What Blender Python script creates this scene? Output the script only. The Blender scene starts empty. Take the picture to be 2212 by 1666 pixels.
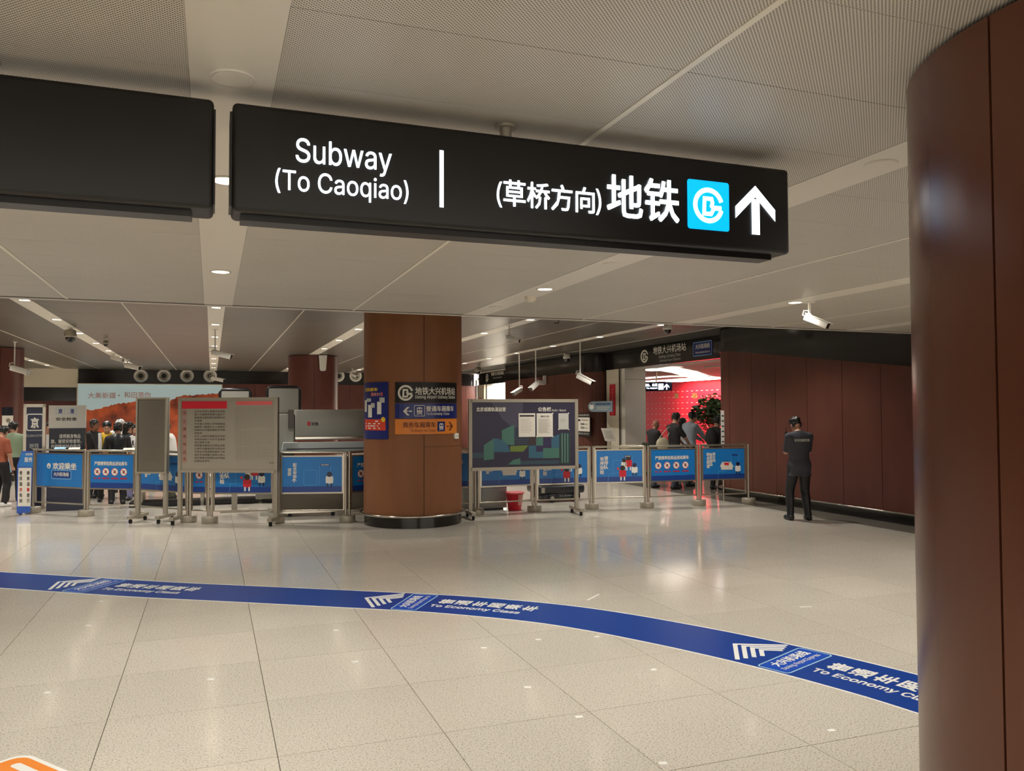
import bpy, bmesh, math, random
import numpy as np
from mathutils import Matrix, Vector
random.seed(7)
pi=math.pi; cos=math.cos; sin=math.sin; rad=math.radians
SC=bpy.context.scene; COL=SC.collection
# ---------------------------------------------------------------- camera
F=1750.; TH=rad(20.35); PH=math.atan(57/1750); RO=rad(0.2); EYE=1.8
vf=Vector((sin(TH)*cos(PH),cos(TH)*cos(PH),sin(PH)))
r0=Vector((cos(TH),-sin(TH),0)); u0=r0.cross(vf)
vr=r0*cos(RO)-u0*sin(RO); vu=u0*cos(RO)+r0*sin(RO)
CAM=Vector((0,0,EYE))
cd=bpy.data.cameras.new('camera'); co=bpy.data.objects.new('camera',cd); COL.objects.link(co)
cd.sensor_width=36; cd.lens=F/2212*36; cd.clip_end=200; cd.clip_start=.05
co.matrix_world=Matrix(((vr.x,vu.x,-vf.x,0),(vr.y,vu.y,-vf.y,0),(vr.z,vu.z,-vf.z,EYE),(0,0,0,1)))
SC.camera=co
# ---------------------------------------------------------------- world, exposure
w=bpy.data.worlds.new('world'); SC.world=w; w.use_nodes=True
bg=w.node_tree.nodes['Background']; bg.inputs[0].default_value=(1.0,.92,.83,1); bg.inputs[1].default_value=.80
SC.view_settings.view_transform='Standard'; SC.view_settings.look='None'
SC.view_settings.exposure=1.15; SC.view_settings.gamma=1; SC.view_settings.use_curve_mapping=False
SC.cycles.use_denoising=True; SC.cycles.max_bounces=8; SC.cycles.diffuse_bounces=4; SC.cycles.glossy_bounces=4
SC.cycles.sample_clamp_indirect=6; SC.cycles.caustics_reflective=False; SC.cycles.caustics_refractive=False
DOWN=4.0; NEAR_W=92.   # glow of a lit downlight and power of its beam
FARDOWN=3.5; FAR_W=125.
HALL=1.0      # lamps of the hall beyond the entrance
# ---------------------------------------------------------------- geometry of the photograph
def ray(x,y): return vf+vr*((x-1106)/F)-vu*((y-833)/F)
def fl(x,y,z=0.):
    r=ray(x,y); return CAM+r*((z-EYE)/r.z)
def zat(px,py,p):
    n=Vector((vf.x,vf.y,0)); r=ray(px,py); t=(Vector((p[0],p[1],0))-Vector((0,0,0))).dot(n)/Vector((r.x,r.y,0)).dot(n)
    return (CAM+r*t).z
def atY(x,y,Y): r=ray(x,y); return CAM+r*(Y/r.y)
def atX(x,y,X): r=ray(x,y); return CAM+r*(X/r.x)
# ---------------------------------------------------------------- materials
def lin(c):
    c=c/255.; return c/12.92 if c<=.04045 else ((c+.055)/1.055)**2.4
def L3(c): return (lin(c[0]),lin(c[1]),lin(c[2]),1)
MATS={}
def mat(n,c,rough=.5,metal=0,emit=0,spec=.5,coat=0,alpha=1,ecol=None):
    if n in MATS: return MATS[n]
    m=bpy.data.materials.new(n); m.use_nodes=True; b=m.node_tree.nodes['Principled BSDF']
    b.inputs['Base Color'].default_value=L3(c); b.inputs['Roughness'].default_value=rough
    b.inputs['Metallic'].default_value=metal; b.inputs['Specular IOR Level'].default_value=spec
    b.inputs['Coat Weight'].default_value=coat
    if alpha<1: b.inputs['Alpha'].default_value=alpha
    if emit: b.inputs['Emission Color'].default_value=L3(ecol or c); b.inputs['Emission Strength'].default_value=emit
    MATS[n]=m; return m
def nodes(m): return m.node_tree,m.node_tree.nodes,m.node_tree.links,m.node_tree.nodes['Principled BSDF']
def noisy(m,c2,scale=8,detail=4,lo=.35,hi=.65,space='Object',bump=0,stretch=None,tex='noise'):
    t,N,L,b=nodes(m); c1=tuple(b.inputs['Base Color'].default_value)
    if space=='World': g=N.new('ShaderNodeNewGeometry'); src=g.outputs['Position']
    else: g=N.new('ShaderNodeTexCoord'); src=g.outputs['Object']
    if stretch:
        mp=N.new('ShaderNodeMapping'); mp.inputs['Scale'].default_value=stretch; L.new(src,mp.inputs[0]); src=mp.outputs[0]
    n=N.new('ShaderNodeTexNoise'); n.inputs['Scale'].default_value=scale; n.inputs['Detail'].default_value=detail; L.new(src,n.inputs['Vector'])
    r=N.new('ShaderNodeValToRGB'); r.color_ramp.elements[0].position=lo; r.color_ramp.elements[1].position=hi
    r.color_ramp.elements[0].color=c1; r.color_ramp.elements[1].color=L3(c2)
    L.new(n.outputs['Fac'],r.inputs[0]); L.new(r.outputs[0],b.inputs['Base Color'])
    if bump:
        bp=N.new('ShaderNodeBump'); bp.inputs['Strength'].default_value=bump; bp.inputs['Distance'].default_value=.002
        L.new(n.outputs['Fac'],bp.inputs['Height']); L.new(bp.outputs[0],b.inputs['Normal'])
    return m
def M(n): return MATS[n]
# floor granite: fine speckle in warm grey, polished
def granite(name,base,dark,light,rough,sc=95):
    m=mat(name,base,rough,spec=.5); t,N,L,b=nodes(m)
    g=N.new('ShaderNodeNewGeometry'); oi=N.new('ShaderNodeObjectInfo')
    n1=N.new('ShaderNodeTexNoise'); n1.inputs['Scale'].default_value=sc; n1.inputs['Detail'].default_value=3; n1.inputs['Roughness'].default_value=.7
    n2=N.new('ShaderNodeTexNoise'); n2.inputs['Scale'].default_value=.9; n2.inputs['Detail'].default_value=3
    vo=N.new('ShaderNodeTexVoronoi'); vo.inputs['Scale'].default_value=sc*.62
    for k in (n1,n2,vo): L.new(g.outputs['Position'],k.inputs['Vector'])
    r=N.new('ShaderNodeValToRGB'); e=r.color_ramp.elements
    e[0].position=.36; e[0].color=L3(dark); e[1].position=.66; e[1].color=L3(light)
    k=e.new(.45); k.color=L3(base); k=e.new(.58); k.color=L3(base)
    L.new(n1.outputs['Fac'],r.inputs[0])
    sp=N.new('ShaderNodeMath'); sp.operation='LESS_THAN'; sp.inputs[1].default_value=.16; L.new(vo.outputs['Distance'],sp.inputs[0])
    cr=N.new('ShaderNodeSeparateColor'); L.new(vo.outputs['Color'],cr.inputs[0])
    gt=N.new('ShaderNodeMath'); gt.operation='GREATER_THAN'; gt.inputs[1].default_value=.6; L.new(cr.outputs[0],gt.inputs[0])
    mu=N.new('ShaderNodeMath'); mu.operation='MULTIPLY'; L.new(sp.outputs[0],mu.inputs[0]); L.new(gt.outputs[0],mu.inputs[1])
    mx=N.new('ShaderNodeMixRGB'); L.new(mu.outputs[0],mx.inputs[0]); L.new(r.outputs[0],mx.inputs[1]); mx.inputs[2].default_value=L3(dark)
    mr=N.new('ShaderNodeMapRange'); mr.inputs[3].default_value=.9; mr.inputs[4].default_value=1.06; L.new(n2.outputs['Fac'],mr.inputs[0])
    m2=N.new('ShaderNodeMapRange'); m2.inputs[3].default_value=.96; m2.inputs[4].default_value=1.03; L.new(oi.outputs['Random'],m2.inputs[0])
    q=N.new('ShaderNodeMath'); q.operation='MULTIPLY'; L.new(mr.outputs[0],q.inputs[0]); L.new(m2.outputs[0],q.inputs[1])
    hs=N.new('ShaderNodeHueSaturation'); L.new(mx.outputs[0],hs.inputs['Color']); L.new(q.outputs[0],hs.inputs['Value'])
    L.new(hs.outputs[0],b.inputs['Base Color'])
    return m
granite('granite',(203,196,182),(140,132,121),(224,218,205),.11)
granite('dark_granite',(126,119,108),(86,81,74),(150,143,131),.10)
mat('joint',(86,78,66),.9)
# perforated metal ceiling panel
def perforated(name,base,hole,pitch,rad_,rough,vis=1.0):
    m=mat(name,base,rough,spec=.4); t,N,L,b=nodes(m)
    g=N.new('ShaderNodeNewGeometry'); s=N.new('ShaderNodeSeparateXYZ'); L.new(g.outputs['Position'],s.inputs[0])
    def mth(op,a,b_=None,v=None):
        k=N.new('ShaderNodeMath'); k.operation=op; L.new(a,k.inputs[0])
        if b_ is not None: L.new(b_,k.inputs[1])
        if v is not None: k.inputs[1].default_value=v
        return k.outputs[0]
    sq=[]
    u=mth('ADD',s.outputs[0],s.outputs[1]); v=mth('SUBTRACT',s.outputs[0],s.outputs[1])
    for a in (u,v):
        x=mth('DIVIDE',a,v=pitch*1.414); x=mth('FRACT',x); x=mth('SUBTRACT',x,v=.5); sq.append(mth('MULTIPLY',x,x))
    d=mth('ADD',sq[0],sq[1]); lt=mth('LESS_THAN',d,v=rad_*rad_)
    n=N.new('ShaderNodeTexNoise'); n.inputs['Scale'].default_value=1.1; L.new(g.outputs['Position'],n.inputs['Vector'])
    mr=N.new('ShaderNodeMapRange'); mr.inputs[3].default_value=.93; mr.inputs[4].default_value=1.05; L.new(n.outputs['Fac'],mr.inputs[0])
    mx=N.new('ShaderNodeMixRGB'); L.new(lt,mx.inputs[0]); mx.inputs[1].default_value=L3(base); mx.inputs[2].default_value=L3(hole)
    hs=N.new('ShaderNodeHueSaturation'); L.new(mx.outputs[0],hs.inputs['Color']); L.new(mr.outputs[0],hs.inputs['Value'])
    L.new(hs.outputs[0],b.inputs['Base Color']); return m
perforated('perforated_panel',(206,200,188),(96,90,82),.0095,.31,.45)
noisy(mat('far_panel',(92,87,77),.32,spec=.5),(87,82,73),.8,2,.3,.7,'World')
mat('ceiling_strip',(214,208,196),.4); mat('ceiling_seam',(226,220,206),.4); mat('ceiling_dark',(60,56,50),.8)
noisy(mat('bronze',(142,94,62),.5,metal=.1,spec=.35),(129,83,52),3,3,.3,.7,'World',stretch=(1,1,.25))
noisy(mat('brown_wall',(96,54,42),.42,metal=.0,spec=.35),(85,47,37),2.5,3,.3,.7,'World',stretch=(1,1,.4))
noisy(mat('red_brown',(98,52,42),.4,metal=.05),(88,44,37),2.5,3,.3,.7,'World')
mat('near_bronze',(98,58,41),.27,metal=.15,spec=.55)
mat('gap',(20,12,9),.8); mat('black_gloss',(30,27,25),.12,spec=.55); mat('plinth',(34,31,28),.16,spec=.5)
mat('steel',(176,168,152),.28,metal=.9); mat('steel_bright',(212,206,192),.16,metal=1.); mat('steel_dull',(166,158,142),.45,metal=.4)
mat('board_grey',(154,147,132),.45,metal=.1); mat('board_dark',(106,99,87),.5,metal=.1)
mat('cream',(214,204,184),.6); mat('white_panel',(214,210,200),.5); mat('paper',(222,216,204),.7); mat('paper_grey',(190,190,182),.7)
mat('black',(22,21,21),.5); mat('black_plastic',(26,26,27),.35); mat('rubber',(24,23,22),.7); mat('cam_white',(216,212,204),.35); mat('glass_dark',(14,14,16),.08,spec=.6)
mat('sign_face',(24,23,22),.42,spec=.4); mat('sign_edge',(18,17,17),.35)
mat('sign_white',(244,250,255),.4,emit=1.2,ecol=(235,246,255)); mat('sign_blue',(0,160,235),.4,emit=.55,ecol=(0,176,246))
mat('white',(232,230,222),.5); mat('text_white',(226,222,210),.5); mat('text_dark',(52,46,40),.6); mat('text_brown',(96,40,14),.6)
mat('blue_print',(22,116,190),.32); mat('blue_deep',(22,62,136),.32); mat('navy',(22,28,58),.3); mat('navy_dark',(18,22,36),.3)
mat('blue_mid',(34,84,176),.32); mat('red',(206,34,50),.4); mat('red_soft',(214,96,96),.5); mat('orange',(226,132,44),.4)
mat('yellow',(232,196,40),.5); mat('ribbon_blue',(8,58,140),.28,spec=.3); mat('ribbon_badge',(14,74,180),.28,spec=.3); mat('ribbon_white',(226,226,220),.35)
mat('station_blue',(24,40,112),.32); mat('poster_red',(212,62,34),.45); mat('light_blue',(150,196,226),.4); mat('pink',(226,150,140),.5)
mat('line_blue',(74,160,214),.4); mat('skin',(190,142,116),.55); mat('skin_tan',(146,98,74),.55)
mat('red_wall',(238,44,66),.5,spec=.3); mat('hall_ceiling',(196,176,172),.5); mat('red_dash',(240,190,180),.5); mat('gold',(170,140,70),.4,metal=.4)
mat('lamp',(255,246,230),.5,emit=DOWN,ecol=(255,236,206)); mat('lamp_far',(255,246,230),.5,emit=FARDOWN,ecol=(255,240,218))
mat('hall_lamp',(255,250,244),.5,emit=HALL,ecol=(255,242,228)); mat('lamp_rim',(190,184,170),.4)
# ---------------------------------------------------------------- mesh builder
class MB:
    def __init__(s): s.v=[];s.f=[];s.mi=[];s.ms=[];s.T=Matrix();s.sm=[]
    def m(s,name):
        if name not in s.ms: s.ms.append(name)
        return s.ms.index(name)
    def add(s,vs,fs,mn,smooth=False):
        o=len(s.v); T=s.T
        s.v+= [tuple(T@Vector(v)) for v in vs]; k=s.m(mn)
        for f in fs: s.f.append([o+i for i in f]); s.mi.append(k); s.sm.append(smooth)
        return s
    def box(s,x0,x1,y0,y1,z0,z1,mn,rot=None):
        v=[(x,y,z) for z in (z0,z1) for y in (y0,y1) for x in (x0,x1)]
        if rot is not None:
            c=Vector(((x0+x1)/2,(y0+y1)/2,(z0+z1)/2)); v=[tuple(c+rot@(Vector(p)-c)) for p in v]
        return s.add(v,[(0,2,3,1),(4,5,7,6),(0,1,5,4),(2,6,7,3),(0,4,6,2),(1,3,7,5)],mn)
    def bbox(s,x0,x1,y0,y1,z0,z1,mn,bev=.01,seg=2):
        b=bmesh.new(); bmesh.ops.create_cube(b,size=1)
        for v in b.verts: v.co=Vector(((x0+x1)/2+v.co.x*(x1-x0),(y0+y1)/2+v.co.y*(y1-y0),(z0+z1)/2+v.co.z*(z1-z0)))
        bmesh.ops.bevel(b,geom=b.edges[:],offset=bev,segments=seg,profile=.5,affect='EDGES')
        b.verts.ensure_lookup_table(); b.verts.index_update()
        s.add([tuple(v.co) for v in b.verts],[[v.index for v in f.verts] for f in b.faces],mn,True); b.free(); return s
    def tube(s,pts,r,mn,n=10,cap=True,close=False):
        pts=[Vector(p) for p in pts]; rs=r if isinstance(r,(list,tuple)) else [r]*len(pts); vs=[];fs=[]; N=len(pts)
        prev=None
        for i,p in enumerate(pts):
            if close: d=pts[(i+1)%N]-pts[i-1]
            else: d=pts[min(i+1,N-1)]-pts[max(i-1,0)]
            d.normalize()
            if prev is None:
                a=Vector((0,0,1)) if abs(d.z)<.9 else Vector((1,0,0)); a=(a-d*a.dot(d)).normalized()
            else: a=(prev-d*prev.dot(d)).normalized()
            prev=a; b=d.cross(a)
            for k in range(n): vs.append(tuple(p+(a*cos(2*pi*k/n)+b*sin(2*pi*k/n))*rs[i]))
        for i in range(N if close else N-1):
            j=(i+1)%N
            for k in range(n): fs.append((i*n+k,i*n+(k+1)%n,j*n+(k+1)%n,j*n+k))
        s.add(vs,fs,mn,True)
        if cap and not close:
            s.add(vs[:n],[tuple(range(n))[::-1]],mn); s.add(vs[-n:],[tuple(range(n))],mn)
        return s
    def lathe(s,prof,mn,n=24,c=(0,0,0),smooth=True,axis='z'):
        vs=[];fs=[]
        for r,z in prof:
            for k in range(n):
                a=2*pi*k/n
                p=(r*cos(a),r*sin(a),z)
                if axis=='y': p=(p[0],-p[2],p[1])
                vs.append((c[0]+p[0],c[1]+p[1],c[2]+p[2]))
        for i in range(len(prof)-1):
            for k in range(n): fs.append((i*n+k,i*n+(k+1)%n,(i+1)*n+(k+1)%n,(i+1)*n+k))
        return s.add(vs,fs,mn,smooth)
    def cyl(s,c,r,z0,z1,mn,n=24,r2=None):
        r2=r if r2 is None else r2
        s.lathe([(r,z0),(r2,z1)],mn,n,(c[0],c[1],0)); 
        for z,q,fl_ in ((z0,r,1),(z1,r2,0)):
            t=[(c[0]+q*cos(2*pi*k/n),c[1]+q*sin(2*pi*k/n),z) for k in range(n)]
            s.add(t,[tuple(range(n))[::-1] if fl_ else tuple(range(n))],mn)
        return s
    def ell(s,c,r,mn,n=16,m=10,rot=None):
        vs=[];fs=[]
        for i in range(m+1):
            for k in range(n):
                p=Vector((r[0]*sin(pi*i/m)*cos(2*pi*k/n),r[1]*sin(pi*i/m)*sin(2*pi*k/n),r[2]*cos(pi*i/m)))
                if rot is not None: p=rot@p
                vs.append((c[0]+p.x,c[1]+p.y,c[2]+p.z))
        for i in range(m):
            for k in range(n): fs.append((i*n+k,(i+1)*n+k,(i+1)*n+(k+1)%n,i*n+(k+1)%n))
        return s.add(vs,fs,mn,True)
    def prism(s,poly,y0,y1,mn):   # polygon in xz, extruded along y
        n=len(poly); vs=[(p[0],y0,p[1]) for p in poly]+[(p[0],y1,p[1]) for p in poly]
        s.add(vs,[tuple(range(n)),tuple(range(n,2*n))[::-1]]+[(i,i+n,(i+1)%n+n,(i+1)%n) for i in range(n)],mn); return s
    def flat(s,poly,y,mn,nx=1):
        return s.add([(p[0],y,p[1]) for p in poly],[tuple(range(len(poly)))],mn)
    def rect(s,x0,z0,x1,z1,y,mn,nx=1):
        vs=[];fs=[]
        for i in range(nx+1):
            x=x0+(x1-x0)*i/nx; vs+=[(x,y,z0),(x,y,z1)]
        for i in range(nx): fs.append((2*i,2*i+2,2*i+3,2*i+1))
        return s.add(vs,fs,mn)
    def stroke(s,pts,wd,y,mn,close=False):
        P=[Vector(p) for p in pts]; N=len(P)
        vs=[];fs=[]
        for i in range(N):
            a=P[i-1] if (close or i>0) else None; b=P[(i+1)%N] if (close or i<N-1) else None
            d1=(P[i]-a).normalized() if a is not None else None; d2=(b-P[i]).normalized() if b is not None else None
            if d1 is None: d1=d2
            if d2 is None: d2=d1
            n1=Vector((-d1.y,d1.x)); n2=Vector((-d2.y,d2.x)); n=(n1+n2)
            if n.length<1e-6: n=n1
            n.normalize(); k=wd/2/max(.4,n.dot(n1))
            for q in (P[i]+n*k,P[i]-n*k): vs.append((q.x,y,q.y))
        for i in range(N if close else N-1):
            j=(i+1)%N; fs.append((2*i,2*i+1,2*j+1,2*j))
        return s.add(vs,fs,mn)
    def ring(s,c,r,wd,y,mn,a0=0,a1=360,n=36):
        pts=[(c[0]+r*cos(rad(a0+(a1-a0)*i/n)),c[1]+r*sin(rad(a0+(a1-a0)*i/n))) for i in range(n+1)]
        return s.stroke(pts,wd,y,mn)
    def disc(s,c,r,y,mn,n=20,rz=None):
        rz=rz or r
        return s.add([(c[0]+r*cos(2*pi*k/n),y,c[1]+rz*sin(2*pi*k/n)) for k in range(n)],[tuple(range(n))],mn)
    def build(s,name,parent=None,mapf=None,label=None,kind=None,autosm=False):
        me=bpy.data.meshes.new(name)
        vs=[mapf(v) for v in s.v] if mapf else s.v
        me.from_pydata(vs,[],s.f)
        for n in s.ms: me.materials.append(MATS[n])
        me.polygons.foreach_set('material_index',s.mi); me.polygons.foreach_set('use_smooth',s.sm); me.update()
        o=bpy.data.objects.new(name,me); COL.objects.link(o)
        if parent: o.parent=parent
        if label: o['label']=label
        if kind: o['kind']=kind
        return o
def thing(name,label,cat,loc=(0,0,0),rz=0,group=None):
    o=bpy.data.objects.new(name,None); COL.objects.link(o); o.empty_display_size=.1
    o.location=loc; o.rotation_euler=(0,0,rz); o['label']=label; o['category']=cat; o['kind']='thing'
    if group: o['group']=group
    return o
def tag(o,label,cat,group=None,kind='thing'):
    o['label']=label; o['category']=cat; o['kind']=kind
    if group: o['group']=group
    return o
def struct(o): o['kind']='structure'; return o
def empty_struct(name):
    o=bpy.data.objects.new(name,None); COL.objects.link(o); o['kind']='structure'; return o
KIDS={}
def dup(root,loc,rz=None,label=None,group=None):
    r=root.copy(); COL.objects.link(r); r.location=loc
    if rz is not None: r.rotation_euler=(0,0,rz)
    if label: r['label']=label
    if group: r['group']=group
    for ch in list(root.children):
        c=ch.copy(); COL.objects.link(c); c.parent=r
        for g in list(ch.children):
            d=g.copy(); COL.objects.link(d); d.parent=c
    return r
# ---------------------------------------------------------------- lettering
SANS=None
try:
    import os
    for base in (bpy.utils.resource_path('LOCAL'),bpy.utils.resource_path('SYSTEM')):
        q_=os.path.join(base,'datafiles','fonts','Inter.woff2')   # Blender's own interface face
        if SANS is None and base and os.path.exists(q_): SANS=bpy.data.fonts.load(q_)
except Exception: SANS=None
TC={}
def outline_fill(o,dg):
    # fill every outline on its own so that overlapping strokes (w, y, A) stay solid
    from mathutils.geometry import tessellate_polygon, interpolate_bezier
    cu=o.to_curve(dg); loops=[]
    for sp in cu.splines:
        P=sp.bezier_points; n=len(P); L=[]
        if n:
            for i in range(n):
                a,b=P[i],P[(i+1)%n]
                if (a.handle_right-a.co).length<1e-6 and (b.handle_left-b.co).length<1e-6: q=[a.co]
                else: q=interpolate_bezier(a.co,a.handle_right,b.handle_left,b.co,6)[:-1]
                L+=[(p.x,p.y) for p in q]
        else: L=[(p.co.x,p.co.y) for p in sp.points]
        if len(L)>2: loops.append(L)
    o.to_curve_clear()
    def area(L): return .5*sum(L[i-1][0]*L[i][1]-L[i][0]*L[i-1][1] for i in range(len(L)))
    def inside(p,L):
        c=False
        for i in range(len(L)):
            (x1,y1),(x2,y2)=L[i-1],L[i]
            if (y1>p[1])!=(y2>p[1]) and p[0]<(x2-x1)*(p[1]-y1)/(y2-y1)+x1: c=not c
        return c
    big=max(loops,key=lambda L:abs(area(L))); sg=area(big)>0
    outer=[L for L in loops if (area(L)>0)==sg]; holes=[L for L in loops if (area(L)>0)!=sg]
    v=[];f=[]
    for L in outer:
        G=[L]+[h for h in holes if inside(h[0],L)]
        tri=tessellate_polygon([[Vector((p[0],p[1],0)) for p in g] for g in G]); b=len(v)
        for g in G: v+=g
        f+=[tuple(b+i for i in q) for q in tri]
    if not f: raise ValueError
    return v,f
LAY=.0005
def glyphs(t,bold=0):
    bold=0
    k=(t,bold)
    if k in TC: return TC[k]
    c=bpy.data.curves.new('t','FONT'); c.body=t; c.size=1; c.resolution_u=2
    if SANS and t.isascii(): c.font=SANS
    o=bpy.data.objects.new('t',c); COL.objects.link(o)
    dg=bpy.context.evaluated_depsgraph_get(); dg.update()
    me=bpy.data.meshes.new_from_object(o.evaluated_get(dg))
    v=[(a.co.x,a.co.y) for a in me.vertices]; f=[tuple(p.vertices) for p in me.polygons]
    if SANS and t.isascii():
        try: v,f=outline_fill(o,dg)
        except Exception: pass
    bpy.data.objects.remove(o); bpy.data.curves.remove(c); bpy.data.meshes.remove(me)
    xs=[a[0] for a in v] or [0,1]; ys=[a[1] for a in v] or [0,1]
    TC[k]=(v,f,min(xs),max(xs),min(ys),max(ys)); return TC[k]
def text(m,t,x0,x1,z0,z1,y,mn,bold=.0,fn=None):
    """fit the ink of t into the box x0..x1, z0..z1"""
    v,f,a,b,c,d=glyphs(t,bold)
    if b-a<1e-6 or d-c<1e-6: return
    ux=(x1-x0)/(b-a)*bold; uz=(z1-z0)/(d-c)*bold*.8
    for k,(dx,dz) in enumerate(((-1,-1),(1,-1),(1,1),(-1,1)) if bold else ((0,0),)):
        P=[(x0+(p[0]-a)/(b-a)*(x1-x0)+dx*ux,z0+(p[1]-c)/(d-c)*(z1-z0)+dz*uz) for p in v]
        if fn: P=[fn(p) for p in P]
        m.add([(p[0],y-LAY*k,p[1]) for p in P],f,mn)
def vtext(m,t,xc,ztop,size,y,mn,bold=.02,step=1.08,wd=None):
    for i,ch in enumerate(t):
        zt=ztop-i*size*step; text(m,ch,xc-(wd or size)/2,xc+(wd or size)/2,zt-size,zt,y,mn,bold)
class Plane:   # reads photograph pixels onto a thing's own front plane y=y0
    def __init__(s,root_loc,rz,y0=0):
        s.p=Vector(root_loc); s.rz=rz; s.ex=Vector((cos(rz),sin(rz),0)); s.ey=Vector((-sin(rz),cos(rz),0)); s.y0=y0
    def lp(s,px,py):
        r=ray(px,py); q=s.p+s.ey*s.y0; t=(q-CAM).dot(s.ey)/r.dot(s.ey); h=CAM+r*t-s.p
        return h.dot(s.ex),h.z
    def box(s,xl,yt,xr,yb):
        xm=(xl+xr)/2; ym=(yt+yb)/2
        return s.lp(xl,ym)[0],s.lp(xr,ym)[0],s.lp(xm,yb)[1],s.lp(xm,yt)[1]
class Cyl:
    def __init__(s,c,r): s.c=Vector((c[0],c[1])); s.r=r
    def lp(s,px,py):
        r=ray(px,py); d=Vector((r.x,r.y)); o=-s.c
        A=d.dot(d);B=2*d.dot(o);Cc=o.dot(o)-s.r**2; D=B*B-4*A*Cc
        t=(-B-math.sqrt(max(D,0)))/(2*A); h=CAM+r*t
        a=math.atan2(h.y-s.c.y,h.x-s.c.x); a+=pi/2      # 0 = towards -Y
        return a*s.r,h.z
    def box(s,xl,yt,xr,yb):
        xm=(xl+xr)/2; ym=(yt+yb)/2
        return s.lp(xl,ym)[0],s.lp(xr,ym)[0],s.lp(xm,yb)[1],s.lp(xm,yt)[1]
    def mapf(s,v): # x arc, y outward(-), z    local to the column centre
        a=v[0]/s.r-pi/2; R=s.r-v[1]; return (R*cos(a),R*sin(a),v[2])
def prect(m,pl,xl,yt,xr,yb,y,mn,nx=1):
    a,b,c,d=pl.box(xl,yt,xr,yb); m.rect(a,c,b,d,y,mn,nx)
def ptext(m,pl,t,xl,yt,xr,yb,y,mn,bold=0.0,fn=None):
    a,b,c,d=pl.box(xl,yt,xr,yb); text(m,t,a,b,c,d,y,mn,bold,fn)
def logo(m,cx,cz,r,y,mn,sx=1.0):   # ring open at the right with an angular letter inside
    q=MB(); wd=.23*r*1.15
    q.ring((0,0),.87*r,wd,y,mn,16,345)
    q.stroke([(.87*r*.98,-.12*r),(.30*r,-.12*r)],wd,y,mn)
    q.stroke([(.20*r,.38*r),(-.26*r,.38*r),(-.30*r,-.48*r),(.16*r,-.48*r),(.34*r,-.16*r),(.20*r,-.02*r),(.26*r,.16*r)],wd*.85,y,mn,True)
    m.add([(cx+v[0]*sx,v[1],cz+v[2]) for v in q.v],q.f,mn)
def arrow(m,cx,cz,s,y,mn,ang=0,wd=.2):  # points up at ang 0
    def R(p): return (cx+p[0]*cos(ang)-p[1]*sin(ang),cz+p[0]*sin(ang)+p[1]*cos(ang))
    m.stroke([R((0,-s)),R((0,s*.75))],s*wd*2,y,mn)
    m.add([(*R(p),) for p in ()],[],mn)
    for sg in (-1,1):
        P=[(0,s),(sg*s*.95,s*.06),(sg*s*.95,-s*.46),(0,s*.42)]
        P=[R(p) for p in P]; m.add([(p[0],y,p[1]) for p in P],[(0,1,2,3) if sg<0 else (3,2,1,0)],mn)
def rrect(x0,z0,x1,z1,r,n=5):
    P=[]
    for cx,cz,a in ((x1-r,z1-r,0),(x0+r,z1-r,90),(x0+r,z0+r,180),(x1-r,z0+r,270)):
        for i in range(n+1):
            t=rad(a+90*i/n); P.append((cx+r*cos(t),cz+r*sin(t)))
    return P
def train_icon(m,cx,cz,s,y,c1,c2):
    m.flat(rrect(cx-s*.62,cz-s*.62,cx+s*.62,cz+s*.8,s*.34),y,c1)
    for k in (-1,1): m.rect(cx+k*s*.28-s*.2,cz+.08*s,cx+k*s*.28+s*.2,cz+.5*s,y-.002,c2)
    m.rect(cx-.4*s,cz-.36*s,cx+.4*s,cz-.26*s,y-.002,c2)
    for k in (-1,1): m.stroke([(cx+k*.35*s,cz-.6*s),(cx+k*.62*s,cz-.98*s)],.12*s,y,c1)
    m.rect(cx-.5*s,cz-.86*s,cx+.5*s,cz-.78*s,y,c1)
# ================================================================ STRUCTURE
# ---- floor
TX,TY=.9,.87; X0=.34-9*TX; Y0=4.46-9*TY
floor=MB().box(-13,22,-7,42,-.25,-.004,'joint').build('floor'); struct(floor)
bmt=MB(); g=.0017
bmt.add([(-TX/2+g,-TY/2+g,-.004),(TX/2-g,-TY/2+g,-.004),(TX/2-g,TY/2-g,-.004),(-TX/2+g,TY/2-g,-.004),
         (-TX/2+g+.001,-TY/2+g+.001,0),(TX/2-g-.001,-TY/2+g+.001,0),(TX/2-g-.001,TY/2-g-.001,0),(-TX/2+g+.001,TY/2-g-.001,0)],
        [(4,5,6,7),(0,1,5,4),(1,2,6,5),(2,3,7,6),(3,0,4,7)],'granite')
t0=None; rest=MB(); n_t=0
def inview(x,y):
    k=Vector((x,y,0))-CAM; d=k.dot(vf)
    if d<.8: return False
    px=1106+F*k.dot(vr)/d; py=833-F*k.dot(vu)/d
    return -330<px<2450 and py<2100
XD=9.65
cells=[]
for j in range(0,50):
    for i in range(-8,24):
        cx=X0+(i+.5)*TX; cy=Y0+(j+.5)*TY
        if cy>41 or cx-TX/2>XD or cx<-12 or cy<-6: continue
        cells.append((cy,cx))
cells.sort()
for cy,cx in cells:
    if inview(cx,cy) and n_t<285 and cx+TX/2<XD:
        if t0 is None: t0=bmt.build('tile',floor); o=t0
        else: o=t0.copy(); COL.objects.link(o); o.parent=floor
        o.location=(cx,cy,0); n_t+=1
    else:
        x1=min(cx+TX/2,XD)-g; x0=cx-TX/2+g; y0=cy-TY/2+g; y1=cy+TY/2-g
        rest.add([(x0,y0,0),(x1,y0,0),(x1,y1,0),(x0,y1,0),(x0,y0,-.004),(x1,y0,-.004),(x1,y1,-.004),(x0,y1,-.004)],[(0,1,2,3),(4,5,1,0),(5,6,2,1),(6,7,3,2),(7,4,0,3)],'granite')
rest.build('far_tiles',floor,kind='stuff')
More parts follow.
